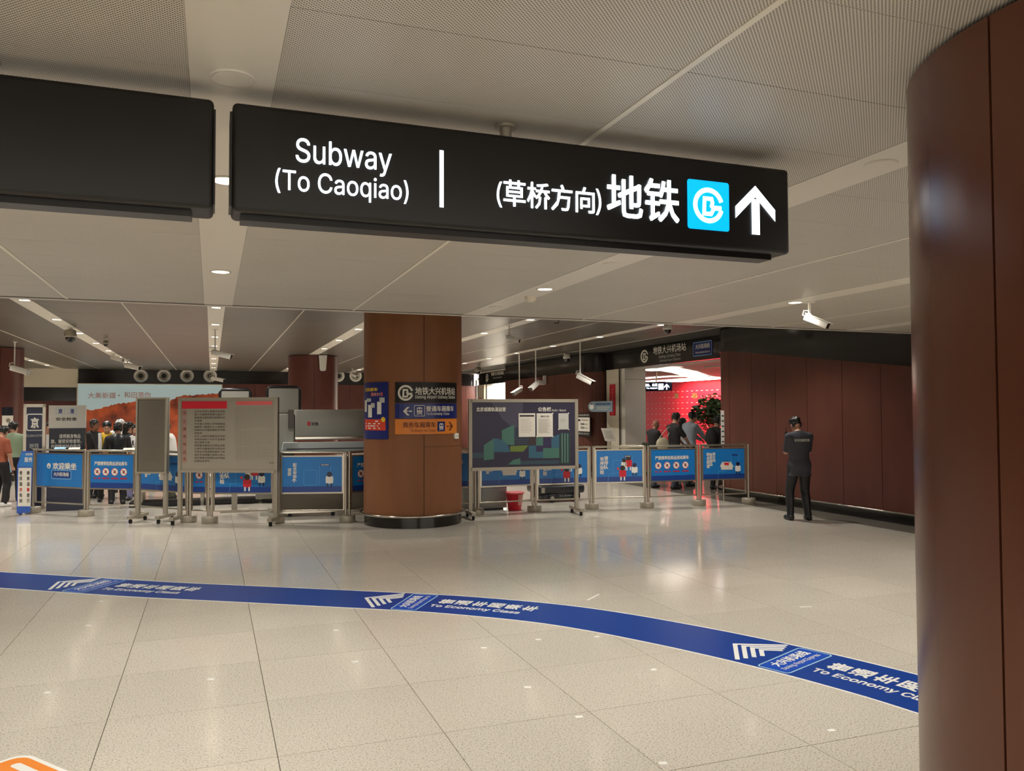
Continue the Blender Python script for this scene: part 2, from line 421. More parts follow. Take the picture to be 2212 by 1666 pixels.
dk=MB(); y=-6.0; k=0
while y<41:
    dk.box(XD+.003,21.9,y+.003,y+.897 if y<40 else 41,-.004,0,'dark_granite'); y+=.9
dk.build('dark_border_tiles',floor,kind='stuff')
# ---- ceilings
ZC,ZF,YE=2.95,3.57,9.2
GX=[.06+2.85*k for k in range(-4,5)]
ceil=MB().box(-13,11.6,-6.5,YE-.05,ZC+.012,ZF+.3,'ceiling_dark').build('ceiling'); struct(ceil)
MB().box(-13,10.2,YE-.05,YE,ZC-.012,ZF+.02,'ceiling_strip').build('edge_trim',ceil)
MB().box(-13,10.2,YE-.075,YE-.052,ZC-.004,ZC+.02,'ceiling_dark').build('edge_groove',ceil)
HS=.14; pw=2.85/2-HS-.012; ph=.54
pan=MB().box(-pw/2+.0015,pw/2-.0015,-ph/2+.0015,ph/2-.0015,ZC,ZC+.012,'perforated_panel')
p0=None; restp=MB()
rows=[]; yy=2.335-ph*16
while yy<YE-.08: rows.append(yy); yy+=ph
for gx in GX:
    for sd in (-1,1):
        cx=gx+sd*(HS+pw/2)
        if cx+pw/2>10.25 or cx<-7.2: continue
        for y in rows:
            y1=min(y+ph,YE-.076); cy=(y+y1)/2
            vis=inview(cx,cy) and y>1.2 and cx>-4.6
            if vis and y1-y>ph-.01:
                if p0 is None: p0=pan.build('ceiling_panel',ceil); o=p0
                else: o=p0.copy(); COL.objects.link(o); o.parent=ceil
                o.location=(cx,cy,0)
            else: restp.box(cx-pw/2,cx+pw/2,y+.0015,y1-.0015,ZC,ZC+.012,'perforated_panel')
restp.build('unseen_panels',ceil,kind='stuff')
for gx in GX:
    if -7<gx<10:
        MB().box(gx-HS,gx+HS,-6.4,YE-.076,ZC-.003,ZC+.01,'ceiling_strip').build('light_strip',ceil)
        for k in (-1,1): MB().box(gx+k*(HS+.003)-.003,gx+k*(HS+.003)+.003,-6.4,YE-.08,ZC+.001,ZC+.014,'ceiling_dark').build('strip_gap',ceil)
    sx=gx+1.425
    if -7<sx<10: MB().box(sx-.012,sx+.012,-6.4,YE-.076,ZC-.004,ZC+.01,'ceiling_seam').build('seam_strip',ceil)
ceil2=MB().box(-13,11.6,YE-.04,36.6,ZF+.012,ZF+.3,'ceiling_dark').build('ceiling.001'); struct(ceil2)
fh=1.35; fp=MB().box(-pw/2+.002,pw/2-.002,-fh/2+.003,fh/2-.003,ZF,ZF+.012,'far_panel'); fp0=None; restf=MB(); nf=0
y=YE+.01
while y<36.3:
    y1=min(y+fh,36.3)
    for gx in GX+[11.46]:
        for sd in (-1,1):
            cx=gx+sd*(HS+pw/2)
            if cx+pw/2>11.2 or cx<-12.5: continue
            if nf<290 and y1-y>fh-.01 and inview(cx,y+fh/2):
                if fp0 is None: fp0=fp.build('ceiling_panel',ceil2); o=fp0
                else: o=fp0.copy(); COL.objects.link(o); o.parent=ceil2
                o.location=(cx,y+fh/2,0); nf+=1
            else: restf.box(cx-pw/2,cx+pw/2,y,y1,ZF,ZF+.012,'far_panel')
    y+=fh
restf.build('far_panels',ceil2,kind='stuff')
for gx in GX:
    MB().box(gx-HS,gx+HS,YE,36.3,ZF-.003,ZF+.01,'ceiling_strip').build('light_strip',ceil2)
    sx=gx+1.425
    if sx<11: MB().box(sx-.01,sx+.01,YE,36.3,ZF-.004,ZF+.01,'ceiling_seam').build('seam_strip',ceil2)
# ---- walls: prism strips along a plan path
def offs(pts,d):
    P=[Vector((p[0],p[1])) for p in pts]; N=len(P); out=[]
    for i in range(N):
        a=P[max(i-1,0)]; b=P[min(i+1,N-1)]; d1=(P[i]-a); d2=(b-P[i])
        if d1.length<1e-9: d1=d2
        if d2.length<1e-9: d2=d1
        d1.normalize(); d2.normalize(); n1=Vector((-d1.y,d1.x)); n2=Vector((-d2.y,d2.x)); n=(n1+n2).normalized()
        out.append(P[i]+n*(d/max(.5,n.dot(n1))))
    return out
def strip(m,pts,z0,z1,th,mn):   # front face on pts; th goes to the left of the path direction
    I=offs(pts,th); n=len(pts); Z0=z0 if callable(z0) else (lambda p:z0); Z1=z1 if callable(z1) else (lambda p:z1)
    vs=[];fs=[]
    for p,q in zip(pts,I): vs+=[(p[0],p[1],Z0(p)),(p[0],p[1],Z1(p)),(q[0],q[1],Z0(p)),(q[0],q[1],Z1(p))]
    for i in range(n-1):
        a=4*i;b=a+4; fs+=[(a,a+1,b+1,b),(a+2,b+2,b+3,a+3),(a+1,a+3,b+3,b+1),(a,b,b+2,a+2)]
    fs+=[(0,2,3,1),(4*n-4,4*n-3,4*n-1,4*n-2)]
    m.add(vs,fs,mn)
def arc(cx,cy,r,a0,a1,n=8): return [(cx+r*cos(rad(a0+(a1-a0)*i/n)),cy+r*sin(rad(a0+(a1-a0)*i/n))) for i in range(n+1)]
def cut(pts,s0,s1):
    out=[];acc=0;P=[Vector(p) for p in pts]
    for i in range(len(P)-1):
        l=(P[i+1]-P[i]).length
        for s in (s0,s1):
            pass
        a,b=acc,acc+l
        if b>s0 and a<s1:
            t0_=max(0,(s0-a)/l); t1_=min(1,(s1-a)/l)
            if not out: out.append(tuple(P[i].lerp(P[i+1],t0_)))
            out.append(tuple(P[i].lerp(P[i+1],t1_)))
        acc=b
    return out
def plen(pts): return sum((Vector(pts[i+1])-Vector(pts[i])).length for i in range(len(pts)-1))
def panels(root,path,seams,z0,z1,mn,th=.03,name='wall_panel',gap=.005):
    L=plen(path); S=[0]+list(seams)+[L]
    for a,b in zip(S[:-1],S[1:]):
        m=MB(); strip(m,cut(path,a+gap,b-gap),z0,z1,th,mn); m.build(name,root)
# right wall (beside the guard)
XR=10.25
pathR=[(XR,2.5),(XR,6.0),(XR,14.55)]+arc(XR+.4,14.62,.4,180,90,8)+[(11.35,15.02)]
pathR=pathR[::-1]   # path direction so that the room is on the right hand, thickness to the left
wr=MB(); strip(wr,[(p[0]+(.035 if p[0]<10.9 else 0),p[1]-(.03 if p[1]>14.9 else 0)) for p in pathR],0,ZF,.3,'gap'); wr=wr.build('wall_right'); struct(wr)
def bandz(p):
    y=min(max(p[1],9.0),14.44); return 2.49+(y-9.69)*(3.07-2.49)/(14.44-9.69)
endl=plen(pathR); 
def sR(y): return endl-(y-2.5)
seamY=[14.44,13.68,12.95,12.06,11.18,10.31,9.3,8.2,7.1,6.0,4.9,3.8]
pathF=[(XR,3)]+[(XR,y) for y in (5,7,9.0,9.69,11,12.5,14.0,14.44)]+pathR[::-1][2:]
panels(wr,pathR,[sR(y) for y in seamY],.17,lambda p:bandz(p)+.004,'brown_wall')
pf=pathF[::-1]; mb=MB(); strip(mb,[(p[0]-.012 if p[0]<10.9 else p[0],p[1]+(.012 if p[1]>14.9 else 0)) for p in pf],bandz,lambda p:ZF if p[1]>YE+.02 else ZF,.05,'black_gloss'); mb.build('black_band',wr)
mb=MB(); strip(mb,[(p[0],p[1]) for p in pathR],0,.165,.05,'plinth'); b_=struct(mb.build('baseboard_right'))
railp=[(p[0],p[1]) for p in offs(pathR,-.05)]
mb=MB(); mb.tube([(p[0],p[1],.175) for p in railp],.018,'steel_bright',8); mb.build('bumper_rail',b_)
# wall with the two entrances
XE=11.12
pathB=[(XE,21.9)]+arc(XE-.0,22.42,.52,270,180,8)[1:]+[(10.6,29.3)]   # rounded end then straight
wb=MB(); strip(wb,[(p[0]+.04,p[1]+.02) for p in pathB][::-1],0,ZF,.3,'gap'); wb=wb.build('wall_middle'); struct(wb)
pB=pathB[::-1]; LB=plen(pB); panels(wb,pB,[1.2,2.4,3.6,4.8,6.0,LB-.75],.17,3.0,'brown_wall')
mb=MB(); strip(mb,[(p[0]-.012,p[1]-.006) for p in pB],3.0,ZF,.05,'black_gloss'); mb.build('black_band',wb)
mb=MB(); strip(mb,[(p[0]-.004,p[1]-.004) for p in pB],0,.165,.05,'plinth'); mb.build('plinth',wb)
mb=MB(); mb.box(10.6,11.7,29.3,29.34,0,ZF,'brown_wall'); mb.build('end_panel',wb)
# fascia over the near entrance
fa=MB().box(XE,XE+.3,15.02,21.9,3.04,ZF+.0,'black_gloss').build('wall_entrance'); struct(fa)
MB().box(XE+.3,XE+.6,15.02,21.6,3.02,3.3,'white_panel').build('soffit',fa)
# fascia far entrance
XE2=11.5
fb=MB().box(XE2,XE2+.3,29.34,35.4,3.03,ZF,'black_gloss').build('wall_entrance.001'); struct(fb)
# jambs
def jamb(root,x,y0,y1,ztop,red_y,rz0,rz1):
    MB().box(x,x+.25,y0,y1,0,ztop,'cream').build('pilaster',root)
    MB().box(x-.012,x,y0,y0+.06,0,ztop,'black').build('edge_strip',root)
    MB().box(x-.012,x,y1-.06,y1,0,ztop,'black').build('edge_strip',root)
    m=MB(); ym=(y0+y1)/2; m.box(x-.02,x-.001,ym-red_y/2,ym+red_y/2,rz0,rz1,'red')
    T=MB()
    for i in range(8): 
        z=rz1-.12-i*(rz1-rz0-.1)/8; T.box(x-.0215,x-.019,ym-.02,ym+.02,z-.05,z,'pink')
    o=m.build('red_banner',root); T.build('banner_lettering',o)
jamb(fa,XE,20.95,21.88,3.04,.34,atX(1336,898,XE).z,atX(1336,830,XE).z)
jamb(fb,XE2,34.66,35.6,3.03,.35,1.5,2.42)
yw=20.7
MB().box(XE+.02,atY(1395,900,yw).x,yw,yw+.2,0,3.3,'white_panel').build('side_panel',fa)
MB().box(XE+.02,atY(1395,900,yw).x,yw-.004,yw,2.72,2.728,'gap').build('panel_joint',fa)
MB().box(XE2,12.0,34.2,34.4,0,3.25,'white_panel').build('side_panel',fb)
# far back wall
YB=36.4
bw=MB().box(-5.0,11.6,YB+.04,YB+.4,0,ZF+.3,'gap').build('wall_back'); struct(bw)
MB().box(-5.0,11.5,YB,YB+.04,3.03,ZF,'black_gloss').build('black_band',bw)
x=-5.0; pp=None
while x<11.4:
    m=MB().box(.006,1.344,-.02,.02,0,3.03,'red_brown')
    if pp is None: pp=m.build('wall_panel',bw); o=pp
    else: o=pp.copy(); COL.objects.link(o); o.parent=bw
    o.location=(x,YB+.02,0); x+=1.35
lw=MB().box(-13,-5.0,YB-.2,YB+.2,2.84,ZF+.3,'cream').build('wall_left_rear'); struct(lw)
MB().box(-13,-5.0,YB+.2,YB+.4,2.3,2.86,'black_gloss').build('black_band',lw)
MB().box(-13,-5.0,YB+.2,YB+.4,0,2.3,'red_brown').build('wall_panel',lw)
wl=MB().box(-13.2,-13,-7,42,0,ZF,'brown_wall').build('wall_left'); struct(wl)
# ---- hall beyond the entrance
HZ=3.05; XH=18.6
hall=MB().box(XH,XH+.2,17,60,0,HZ+.2,'red_wall').build('wall_hall'); struct(hall)
zz=0.0; k=0; r0_=None
while zz<2.6:
    m=MB().box(-.025,0,-21,21,.004,.236,'red_wall')
    if r0_ is None: r0_=m.build('cladding_board',hall); o=r0_
    else: o=r0_.copy(); COL.objects.link(o); o.parent=hall
    o.location=(XH,38.5,zz); zz+=.24
m=MB()
for i in range(0,11):
    z=.24*i-.002+.24
    yv=24.0
    while yv<50: m.box(XH-.028,XH-.001,yv,yv+.13,z-.013,z+.013,'red_dash'); yv+=.36
m.build('slot_row',hall,kind='stuff')
for (px,py,t) in ((1463,856,'贵'),(1502,856,'和')):
    p=atX(px,py,XH); m=MB(); m.T=Matrix.Translation((XH-.03,p.y,p.z))@Matrix.Rotation(-pi/2,4,'Z')
    text(m,t,-.17,.17,-.1,.12,-.01,'gold',.03); m.build('gold_character',hall)
# hall floor/ceiling
hc=MB().box(XE+.3,XH+.2,15.1,26,HZ,HZ+.2,'hall_ceiling').box(13.9,XH+.2,26,60,HZ,HZ+.2,'hall_ceiling').build('ceiling.002'); struct(hc)
struct(MB().box(XE+.3,XH+.2,60,60.2,0,HZ,'white_panel').build('wall_hall_end'))
struct(MB().box(11.4,21,14.9,15.06,0,ZF,'white_panel').build('wall_hall_near'))
mat('hall_lamp_bright',(255,250,244),.5,emit=7,ecol=(255,242,228))
def ribbon_lamp(pts,wd,mn='hall_lamp'):
    m=MB(); P=[Vector(p) for p in pts]
    q=MB(); q.stroke(pts,wd,0,'hall_lamp')
    m.add([(v[0],v[2],HZ-.03) for v in q.v],[f[::-1] for f in q.f],mn); m.add([(v[0],v[2],HZ-.001) for v in q.v],q.f,'white_panel')
    return m
def hl(px,py): p=fl(px,py,HZ-.03); k=min(1,17.9/p.x); return (max(12.1,p.x*k),p.y*k)
def lampstrip(pix,wd,label,mn='hall_lamp'):
    o=ribbon_lamp([hl(*p) for p in pix],wd,mn).build('ribbon_light'); 
    tag(o,label,'ceiling light','ribbon lights of the hall beyond the entrance'); return o
lampstrip([(1392,801),(1420,800),(1450,800),(1478,805),(1500,812),(1518,818),(1535,826)],.8,'broad curving white light ribbon sweeping down to the right on the hall ceiling')
lampstrip([(1500,812),(1530,816),(1556,822)],.5,'short bright light ribbon branching toward the brown wall edge')
lampstrip([(1388,819),(1420,816),(1452,814),(1482,814)],.35,'straight white light strip just above the second row in the hall')
lampstrip([(1400,825),(1440,823),(1480,820),(1508,819)],.4,'straight white light strip directly above the small blue hall sign','hall_lamp_bright')
lampstrip([(1450,831.5),(1490,831),(1520,831),(1555,830)],.6,'lowest long white light strip touching the top of the red wall','hall_lamp_bright')
lampstrip([(1388,795),(1400,794.5),(1440,794)],.6,'topmost bright light strip tucked under the black fascia')
t=thing('added_lamp','lamp panel of the hall hidden behind the black fascia','ceiling light',(14.2,19.0,HZ-.001))
MB().box(-1.2,1.2,-.5,.5,-.03,0,'lamp_rim').build('housing',t)
l_=bpy.data.lights.new('hall_fill','AREA'); l_.shape='RECTANGLE'; l_.size=2.2; l_.size_y=.8; l_.energy=14; l_.color=(1,.93,.88)  # added fill lamp, out of view, that brightens the hall and its red wall
o=bpy.data.objects.new('hall_fill',l_); COL.objects.link(o); o.parent=t; o.location=(0,0,-.04)
# room behind far entrance
struct(MB().box(13.5,13.7,28,36.5,0,3.3,'white_panel').build('wall_far_room'))
struct(MB().box(XE2+.3,13.6,28,36.5,3.3,3.4,'white_panel').build('ceiling.003'))
mat('room_fill',(255,250,244),.5,emit=14,ecol=(255,248,240)); o=MB().box(12.0,13.2,31.5,35.9,3.26,3.299,'room_fill').build('added_lamp'); tag(o,'added unseen light panel brightening the room behind the distant second entrance','ceiling light')  # unseen glowing panel added so the white room behind reads bright
struct(MB().box(11.7,13.6,36.3,36.5,0,3.3,'white_panel').build('wall_far_room_end'))
# ================================================================ COLUMNS
def column(c,r,ztop,mn,label,seams,hseam=None,rail=True):
    t=thing('column',label,'column',(c[0],c[1],0))
    MB().cyl((0,0),r-.02,0,ztop,'gap',48).build('core',t)
    S=sorted(seams)
    for i,a in enumerate(S):
        b=S[(i+1)%len(S)]+(360 if i==len(S)-1 else 0); g_=math.degrees(.004/r)
        n=max(4,int((b-a)/5)); 
        levels=[(.17,ztop-.012)]
        if hseam and hseam[0]==i: levels=[(.17,hseam[1]-.002),(hseam[1]+.002,ztop-.012)]
        for z0,z1 in levels:
            q=MB(); ang=[rad(a+g_+(b-a-2*g_)*k/n) for k in range(n+1)]
            def sheet(R0,zA,R1,zB,sm):
                vs=[]
                for an in ang: vs+=[(R0*cos(an),R0*sin(an),zA),(R1*cos(an),R1*sin(an),zB)]
                q.add(vs,[(2*k,2*k+2,2*k+3,2*k+1) for k in range(n)],mn,sm)
            sheet(r,z0,r,z1,True); sheet(r,z1,r-.02,z1,False); sheet(r-.02,z0,r,z0,False)
            for an in (ang[0],ang[-1]): q.add([(r*cos(an),r*sin(an),z0),(r*cos(an),r*sin(an),z1),((r-.02)*cos(an),(r-.02)*sin(an),z1),((r-.02)*cos(an),(r-.02)*sin(an),z0)],[(0,1,2,3)],mn)
            q.build('shell_panel',t)
    MB().cyl((0,0),r-.005,0,.165,'plinth',64).build('plinth',t)
    if rail:
        MB().tube([((r+.045)*cos(2*pi*k/72),(r+.045)*sin(2*pi*k/72),.185) for k in range(72)],.018,'steel_bright',8,close=True).build('bumper_ring',t)
    return t
CC=(3.115,13.09); RC=.8
cyl=Cyl(CC,RC)
sa=math.degrees(cyl.lp(916,950)[0]/RC)-90
hz=cyl.lp(950,965)[1]
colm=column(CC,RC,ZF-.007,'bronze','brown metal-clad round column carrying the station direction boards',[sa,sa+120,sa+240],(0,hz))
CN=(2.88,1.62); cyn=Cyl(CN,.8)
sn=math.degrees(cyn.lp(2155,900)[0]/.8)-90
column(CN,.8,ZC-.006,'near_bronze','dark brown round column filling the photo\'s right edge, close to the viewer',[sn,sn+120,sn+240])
column((2.99,26.03),.76,ZF-.007,'red_brown','reddish brown round column in the distance behind the baggage scanner',[-94,-4,86,176])
column((-5.62,25.35),.8,ZF-.007,'red_brown','reddish brown round column cut by the left photo edge',[-60,30,120,210])
# boards on the centre column
def colthing(name,label,cat): return thing(name,label,cat,(CC[0],CC[1],0))
def colboard(name,label,xl,yt,xr,yb,mn,draw):
    t=colthing(name,label,'sign'); a,b,c,d=cyl.box(xl,yt,xr,yb)
    m=MB()
    nx=16; vs=[];fs=[]
    for i in range(nx+1):
        x=a+(b-a)*i/nx
        vs+=[(x,-.001,c),(x,-.001,d),(x,-.012,c),(x,-.012,d)]
    for i in range(nx):
        p=4*i;q=p+4; fs+=[(p+2,q+2,q+3,p+3),(p,p+1,q+1,q),(p+1,p+3,q+3,q+1),(p,q,q+2,p+2)]
    fs+=[(0,2,3,1),(4*nx,4*nx+1,4*nx+3,4*nx+2)]
    m.add(vs,fs,mn,False); m.build('board',t,cyl.mapf)
    p=MB(); draw(p); p.build('print',t,cyl.mapf)
    return t
def d1(p):
    a,b,c,d=cyl.box(860,832,893,866); logo(p,(a+b)/2,(c+d)/2,(d-c)/2,-.014,'text_white',(b-a)/(d-c))
    ptext(p,cyl,'地铁大兴机场站',897,837,981,853,-.014,'text_white',.02)
    ptext(p,cyl,'Daxing Airport Subway Station',897,854,981,863,-.014,'text_white',.01)
colboard('station_sign','black board with subway ring logo and white Chinese station name on the column',854,826,985,870,'sign_face',d1)
def d2(p):
    a,b,c,d=cyl.box(869,881,892,896); arrow(p,(a+b)/2,(c+d)/2,(b-a)*.42,-.014,'text_white',pi/2,.13)
    a,b,c,d=cyl.box(895,876,917,899); P=rrect(a,c,b,d,.015); p.stroke(P,.008,-.014,'text_white',True); train_icon(p,(a+b)/2,(c+d)/2,(d-c)*.4,-.014,'text_white','station_blue')
    ptext(p,cyl,'普通车厢乘车',920,877,978,889,-.014,'text_white',.02); ptext(p,cyl,'To Economy Class',920,891,969,898,-.014,'text_white',.01)
colboard('station_sign','dark blue board with left arrow reading To Economy Class',854,871.5,985,904,'station_blue',d2)
def d3(p):
    a,b,c,d=cyl.box(964,914,977,928); arrow(p,(a+b)/2,(c+d)/2,(b-a)*.5,-.014,'text_brown',-pi/2,.13)
    a,b,c,d=cyl.box(944,911,960,932); p.rect(a,c,b,d,-.0135,'station_blue',3); train_icon(p,(a+b)/2,(c+d)/2,(d-c)*.4,-.016,'text_white','station_blue')
    ptext(p,cyl,'商务车厢乘车',871,912,940,924,-.014,'text_brown',.01); ptext(p,cyl,'To Business Class',886,927,940,933,-.014,'text_brown',0)
colboard('station_sign','orange board with right arrow reading To Business Class',854,905.5,985,938,'orange',d3)
def d4(p):
    ptext(p,cyl,'扫码乘车',791,838,817,846,-.014,'yellow',.03)
    a,b,c,d=cyl.box(803,847,828,857); p.flat(rrect(a,c,b,d,(d-c)*.4),-.0135,'poster_red'); text(p,'便捷支付',a+.01,b-.01,c+.01,d-.01,-.0155,'pink',.02)
    for q in ((790,865,794,890),(797,875,805,902),(816,868,825,895)): prect(p,cyl,*q,-.014,'text_white')
    for q in ((794,861,803,868),(803,871,811,881),(821,859,832,870)): prect(p,cyl,*q,-.015,'paper_grey')
    prect(p,cyl,790,906,834,930,-.0135,'poster_red',6)
    for i,y in enumerate((909,914,919,924)): prect(p,cyl,792 if i else 812,y,818+4*(i%2),y+2.6,-.0145,'text_white',3)
    a,b,c,d=cyl.box(824,901,834,912); p.disc(((a+b)/2,(c+d)/2),(b-a)*.45,-.016,'yellow')
colboard('payment_poster','dark blue poster with red text block wrapped round the column\'s left side',788,826,839,949,'station_blue',d4)
t=colthing('wall_switch','small white box below the right end of the orange board','box')
m=MB(); a,b,c,d=cyl.box(980,936,987,948); m.box(a,b,-.03,-.001,c,d,'white'); m.build('cover',t,cyl.mapf)
m=MB(); m.box((a+b)/2-.01,(a+b)/2+.01,-.036,-.03,c+.03,d-.03,'paper_grey'); m.build('button',t,cyl.mapf)
# ================================================================ HANGING SIGNS
YS=2.94; ZT,ZB=2.882,2.500
def hanging(x0,x1,label,tubes,full):
    t=thing('hanging_sign',label,'sign',((x0+x1)/2,YS+.09,ZB)); w2=(x1-x0)/2
    H=ZT-ZB
    m=MB(); m.bbox(-w2,w2,-.09,.09,0,H,'sign_face',.018,3); m.build('housing',t)
    MB().box(-w2+.03,w2-.07,-.045,.045,-.022,.004,'sign_edge').build('bottom_rail',t)
    MB().box(-w2-.008,-w2+.002,-.07,.07,.02,H-.03,'sign_edge').build('end_cap',t)
    MB().box(w2-.002,w2+.006,-.07,.07,.02,H-.03,'sign_edge').build('end_cap',t)
    for x in tubes:
        m=MB(); X=x-(x0+x1)/2; m.cyl((X,.0),.024,H-.005,ZC-ZB,'steel_dull',16); m.cyl((X,0),.045,ZC-ZB-.012,ZC-ZB-.001,'steel_dull',20); m.build('hanger_tube',t)
    return t
sg=hanging(.060,2.42,'long black hanging sign with glowing Subway lettering, blue logo and arrow',[1.10],True)
LOC=(.060+2.42)/2
plS=Plane((LOC,YS+.09,ZB),0,-.0925); m=MB(); yl=-.0925
def put(s,xl,yt,xr,yb,b): ptext(m,plS,s,xl,yt,xr,yb,yl,'sign_white',b)
def st2(s,p0,p1,h0,b,drop=0):   # p0,p1 baseline pixels left and right ends, cap height in px at left
    a=plS.lp(*p0); c=plS.lp(*p1); z0=(a[1]+c[1])/2
    text(m,s,a[0],c[0],z0-drop,z0+h0,yl,'sign_white',b)
v=plS.lp
zS0=v(640,348)[1]; zS1=v(655,299)[1]; 
# Subway: ink from y-descender to S top
dz=zS1-zS0
text(m,'Subway',v(639,330)[0],v(846,350)[0],zS0-dz*.30,zS1,yl,'sign_white',.003)
zc0=v(607,411)[1]; zc1=v(607,364)[1]
text(m,'(To Caoqiao)',v(595,390)[0],v(882,415)[0],v(597,420)[1],v(600,363)[1],yl,'sign_white',.003)
m.build('english_lettering',sg,label='glowing white English words'); m=MB()
a=v(954,448); b=v(956,325); MB().rect(a[0]-.008,a[1],a[0]+.008,b[1],yl,'sign_white').build('divider_bar',sg)
text(m,'(',v(1073,420)[0],v(1085,420)[0],v(1080,448)[1],v(1080,392)[1],yl,'sign_white',.0)
text(m,'草桥方向',v(1088,420)[0],v(1284,430)[0],v(1186,453)[1],v(1186,397)[1],yl,'sign_white',.012)
text(m,')',v(1287,440)[0],v(1299,440)[0],v(1293,465)[1],v(1293,408)[1],yl,'sign_white',.0)
text(m,'地铁',v(1312,430)[0],v(1466,440)[0],v(1390,475)[1],v(1390,384)[1],yl,'sign_white',.015)
m.build('chinese_lettering',sg,label='glowing white Chinese characters'); m=MB(); m2=MB()
A=v(1485,443); B=v(1575,447); zt=v(1530,391)[1]; zb=v(1530,497)[1]
m2.flat(rrect(A[0],zb,B[0],zt,.012),yl,'sign_blue')
cx,cz=(A[0]+B[0])/2,(zt+zb)/2
logo(m,cx,cz,(zt-zb)*.36,yl-.001,'sign_white'); m.build('logo',sg,label='glowing white ring logo'); mb=MB()
ax0,_=v(1589,450); ax1,_=v(1675,470); zt=v(1637,402)[1]; zb=v(1632,507)[1]; acx=v(1632,450)[0]
hw=(ax1-ax0)/2
for sg_ in (-1,1):
    P=[(acx,zt),(acx+sg_*hw,zt-(zt-zb)*.46),(acx+sg_*hw,zt-(zt-zb)*.70),(acx,zt-(zt-zb)*.235)]
    mb.add([(p[0],yl,p[1]) for p in P],[(0,1,2,3)],'sign_white')
mb.rect(acx-.021,zb,acx+.021,zt-.06,yl-.001,'sign_white')
mb.build('arrow',sg,label='glowing white up arrow'); m2.build('blue_logo_plate',sg,label='glowing cyan blue square plate')
hanging(-2.32,-.0,'blank black hanging sign box at the upper left',[-.7,-1.7],False)
# ================================================================ CEILING FITTINGS
GDL='recessed round downlights of the low ceiling'
dl=None
def beam(t,W):
    l=bpy.data.lights.new('beam','SPOT'); l.energy=W; l.color=(1,.955,.885); l.spot_size=rad(128); l.spot_blend=.75; l.shadow_soft_size=.07
    o=bpy.data.objects.new('beam',l); COL.objects.link(o); o.parent=t; o.location=(0,0,-.02)
def downlight(x,y,z,lit,sq,label,group):
    t=thing('downlight' if lit else 'ceiling_disc',label,'ceiling light' if lit else 'ceiling disc',(x,y,z),0,group)
    m=MB()
    if sq:
        for q in ((-.085,-.07,-.085,.085),(.07,.085,-.085,.085),(-.07,.07,-.085,-.07),(-.07,.07,.07,.085)): m.box(*q,-.006,0,'lamp_rim')
        m.build('rim',t); MB().box(-.07,.07,-.07,.07,-.004,-.001,'lamp_far').build('diffuser',t); beam(t,FAR_W)
    elif lit:
        m.lathe([(.085,0),(.082,-.006),(.07,-.007),(.067,-.002)],'lamp_rim',28); m.build('rim',t)
        MB().cyl((0,0),.067,-.005,-.001,'lamp',24).build('diffuser',t); beam(t,NEAR_W)
    else:
        m.lathe([(.075,0),(.075,-.003),(.072,-.005),(.068,-.005)],'ceiling_strip',28); m.build('rim',t)
        MB().cyl((0,0),.067,-.006,-.001,'ceiling_strip',24).build('cover',t)
    return t
LZ=ZC-.003
sp={}
for gi,gx in enumerate([-2.79,.06,2.91,5.77,8.6]):
    for y in (-4.0,-1.3,1.45,4.2,6.95):
        key=(gx,y)
        lab={(.06,4.2):'round ceiling downlight in the middle strip, seen between the two hanging signs',(.06,6.95):'round ceiling downlight in the middle strip below the hanging signs',
             (2.91,6.95):'round ceiling downlight beside the smoke detector',(5.77,6.95):'round ceiling downlight just left of the large security camera'}.get(key)
        k='lit'
        if k not in sp: sp[k]=downlight(gx,y,LZ,True,False,'round recessed ceiling downlight outside the view',GDL); t=sp[k]
        else: t=dup(sp[k],(gx,y,LZ))
        t['label']=lab or 'round recessed downlight of the low ceiling, hidden from view'
    for y in (-2.6,.2,2.9,5.6,8.35):
        key=(gx,y)
        lab={(.06,2.9):'pale round ceiling disc above the gap between hanging signs',(2.91,2.9):'round ceiling disc in the strip beside the near dark column',
             (2.91,5.6):'round ceiling disc just under the right part of the hanging sign',(2.91,8.35):'round ceiling disc nearest the step, left of the smoke detector',(5.77,5.6):'round ceiling disc beside the near column above the large camera'}.get(key)
        if not lab: continue
        if 'd' not in sp: sp['d']=downlight(gx,y,LZ,False,False,'x','round cover discs in the low ceiling'); t=sp['d']
        else: t=dup(sp['d'],(gx,y,LZ))
        t['label']=lab or 'round cover disc of the low ceiling, hidden from view'
rowname={-11.4:'outermost left',-8.55:'second left',-5.64:'left wall-side',-2.74:'left of middle',.06:'middle',2.91:'right of middle',5.72:'fourth',8.6:'entrance-side'}
fd=None; FZ=ZF-.003
for gx in (-11.4,-8.55,-5.64,-2.74,.06,2.91,5.72,8.6):
    for i,y in enumerate((11.6,14.4,17.2,20.0,22.75,25.4,28.1,30.8,33.6)):
        if math.hypot(gx-CC[0],y-CC[1])<1.7 or (gx==2.91 and 25<y<27.2): continue
        lab='small square downlight, %s in the %s row of the high ceiling'%(['nearest','second','third','fourth','fifth','sixth','seventh','eighth','farthest'][i],rowname[gx])
        if fd is None: fd=downlight(gx,y,FZ,True,True,lab,'square downlights of the high ceiling'); t=fd
        else: t=dup(fd,(gx,y,FZ),None,lab)
# smoke detector
p=fl(1146,641,ZC); t=thing('smoke_detector','cream smoke detector beside the lit downlight on the low ceiling','detector',(p.x,p.y,ZC-.003))
MB().lathe([(.0,-.055),(.03,-.055),(.035,-.04),(.05,-.038),(.06,-.02),(.06,0)],'cream',24).build('body',t); MB().cyl((0,0),.028,-.062,-.054,'paper_grey',16).build('sensor',t)
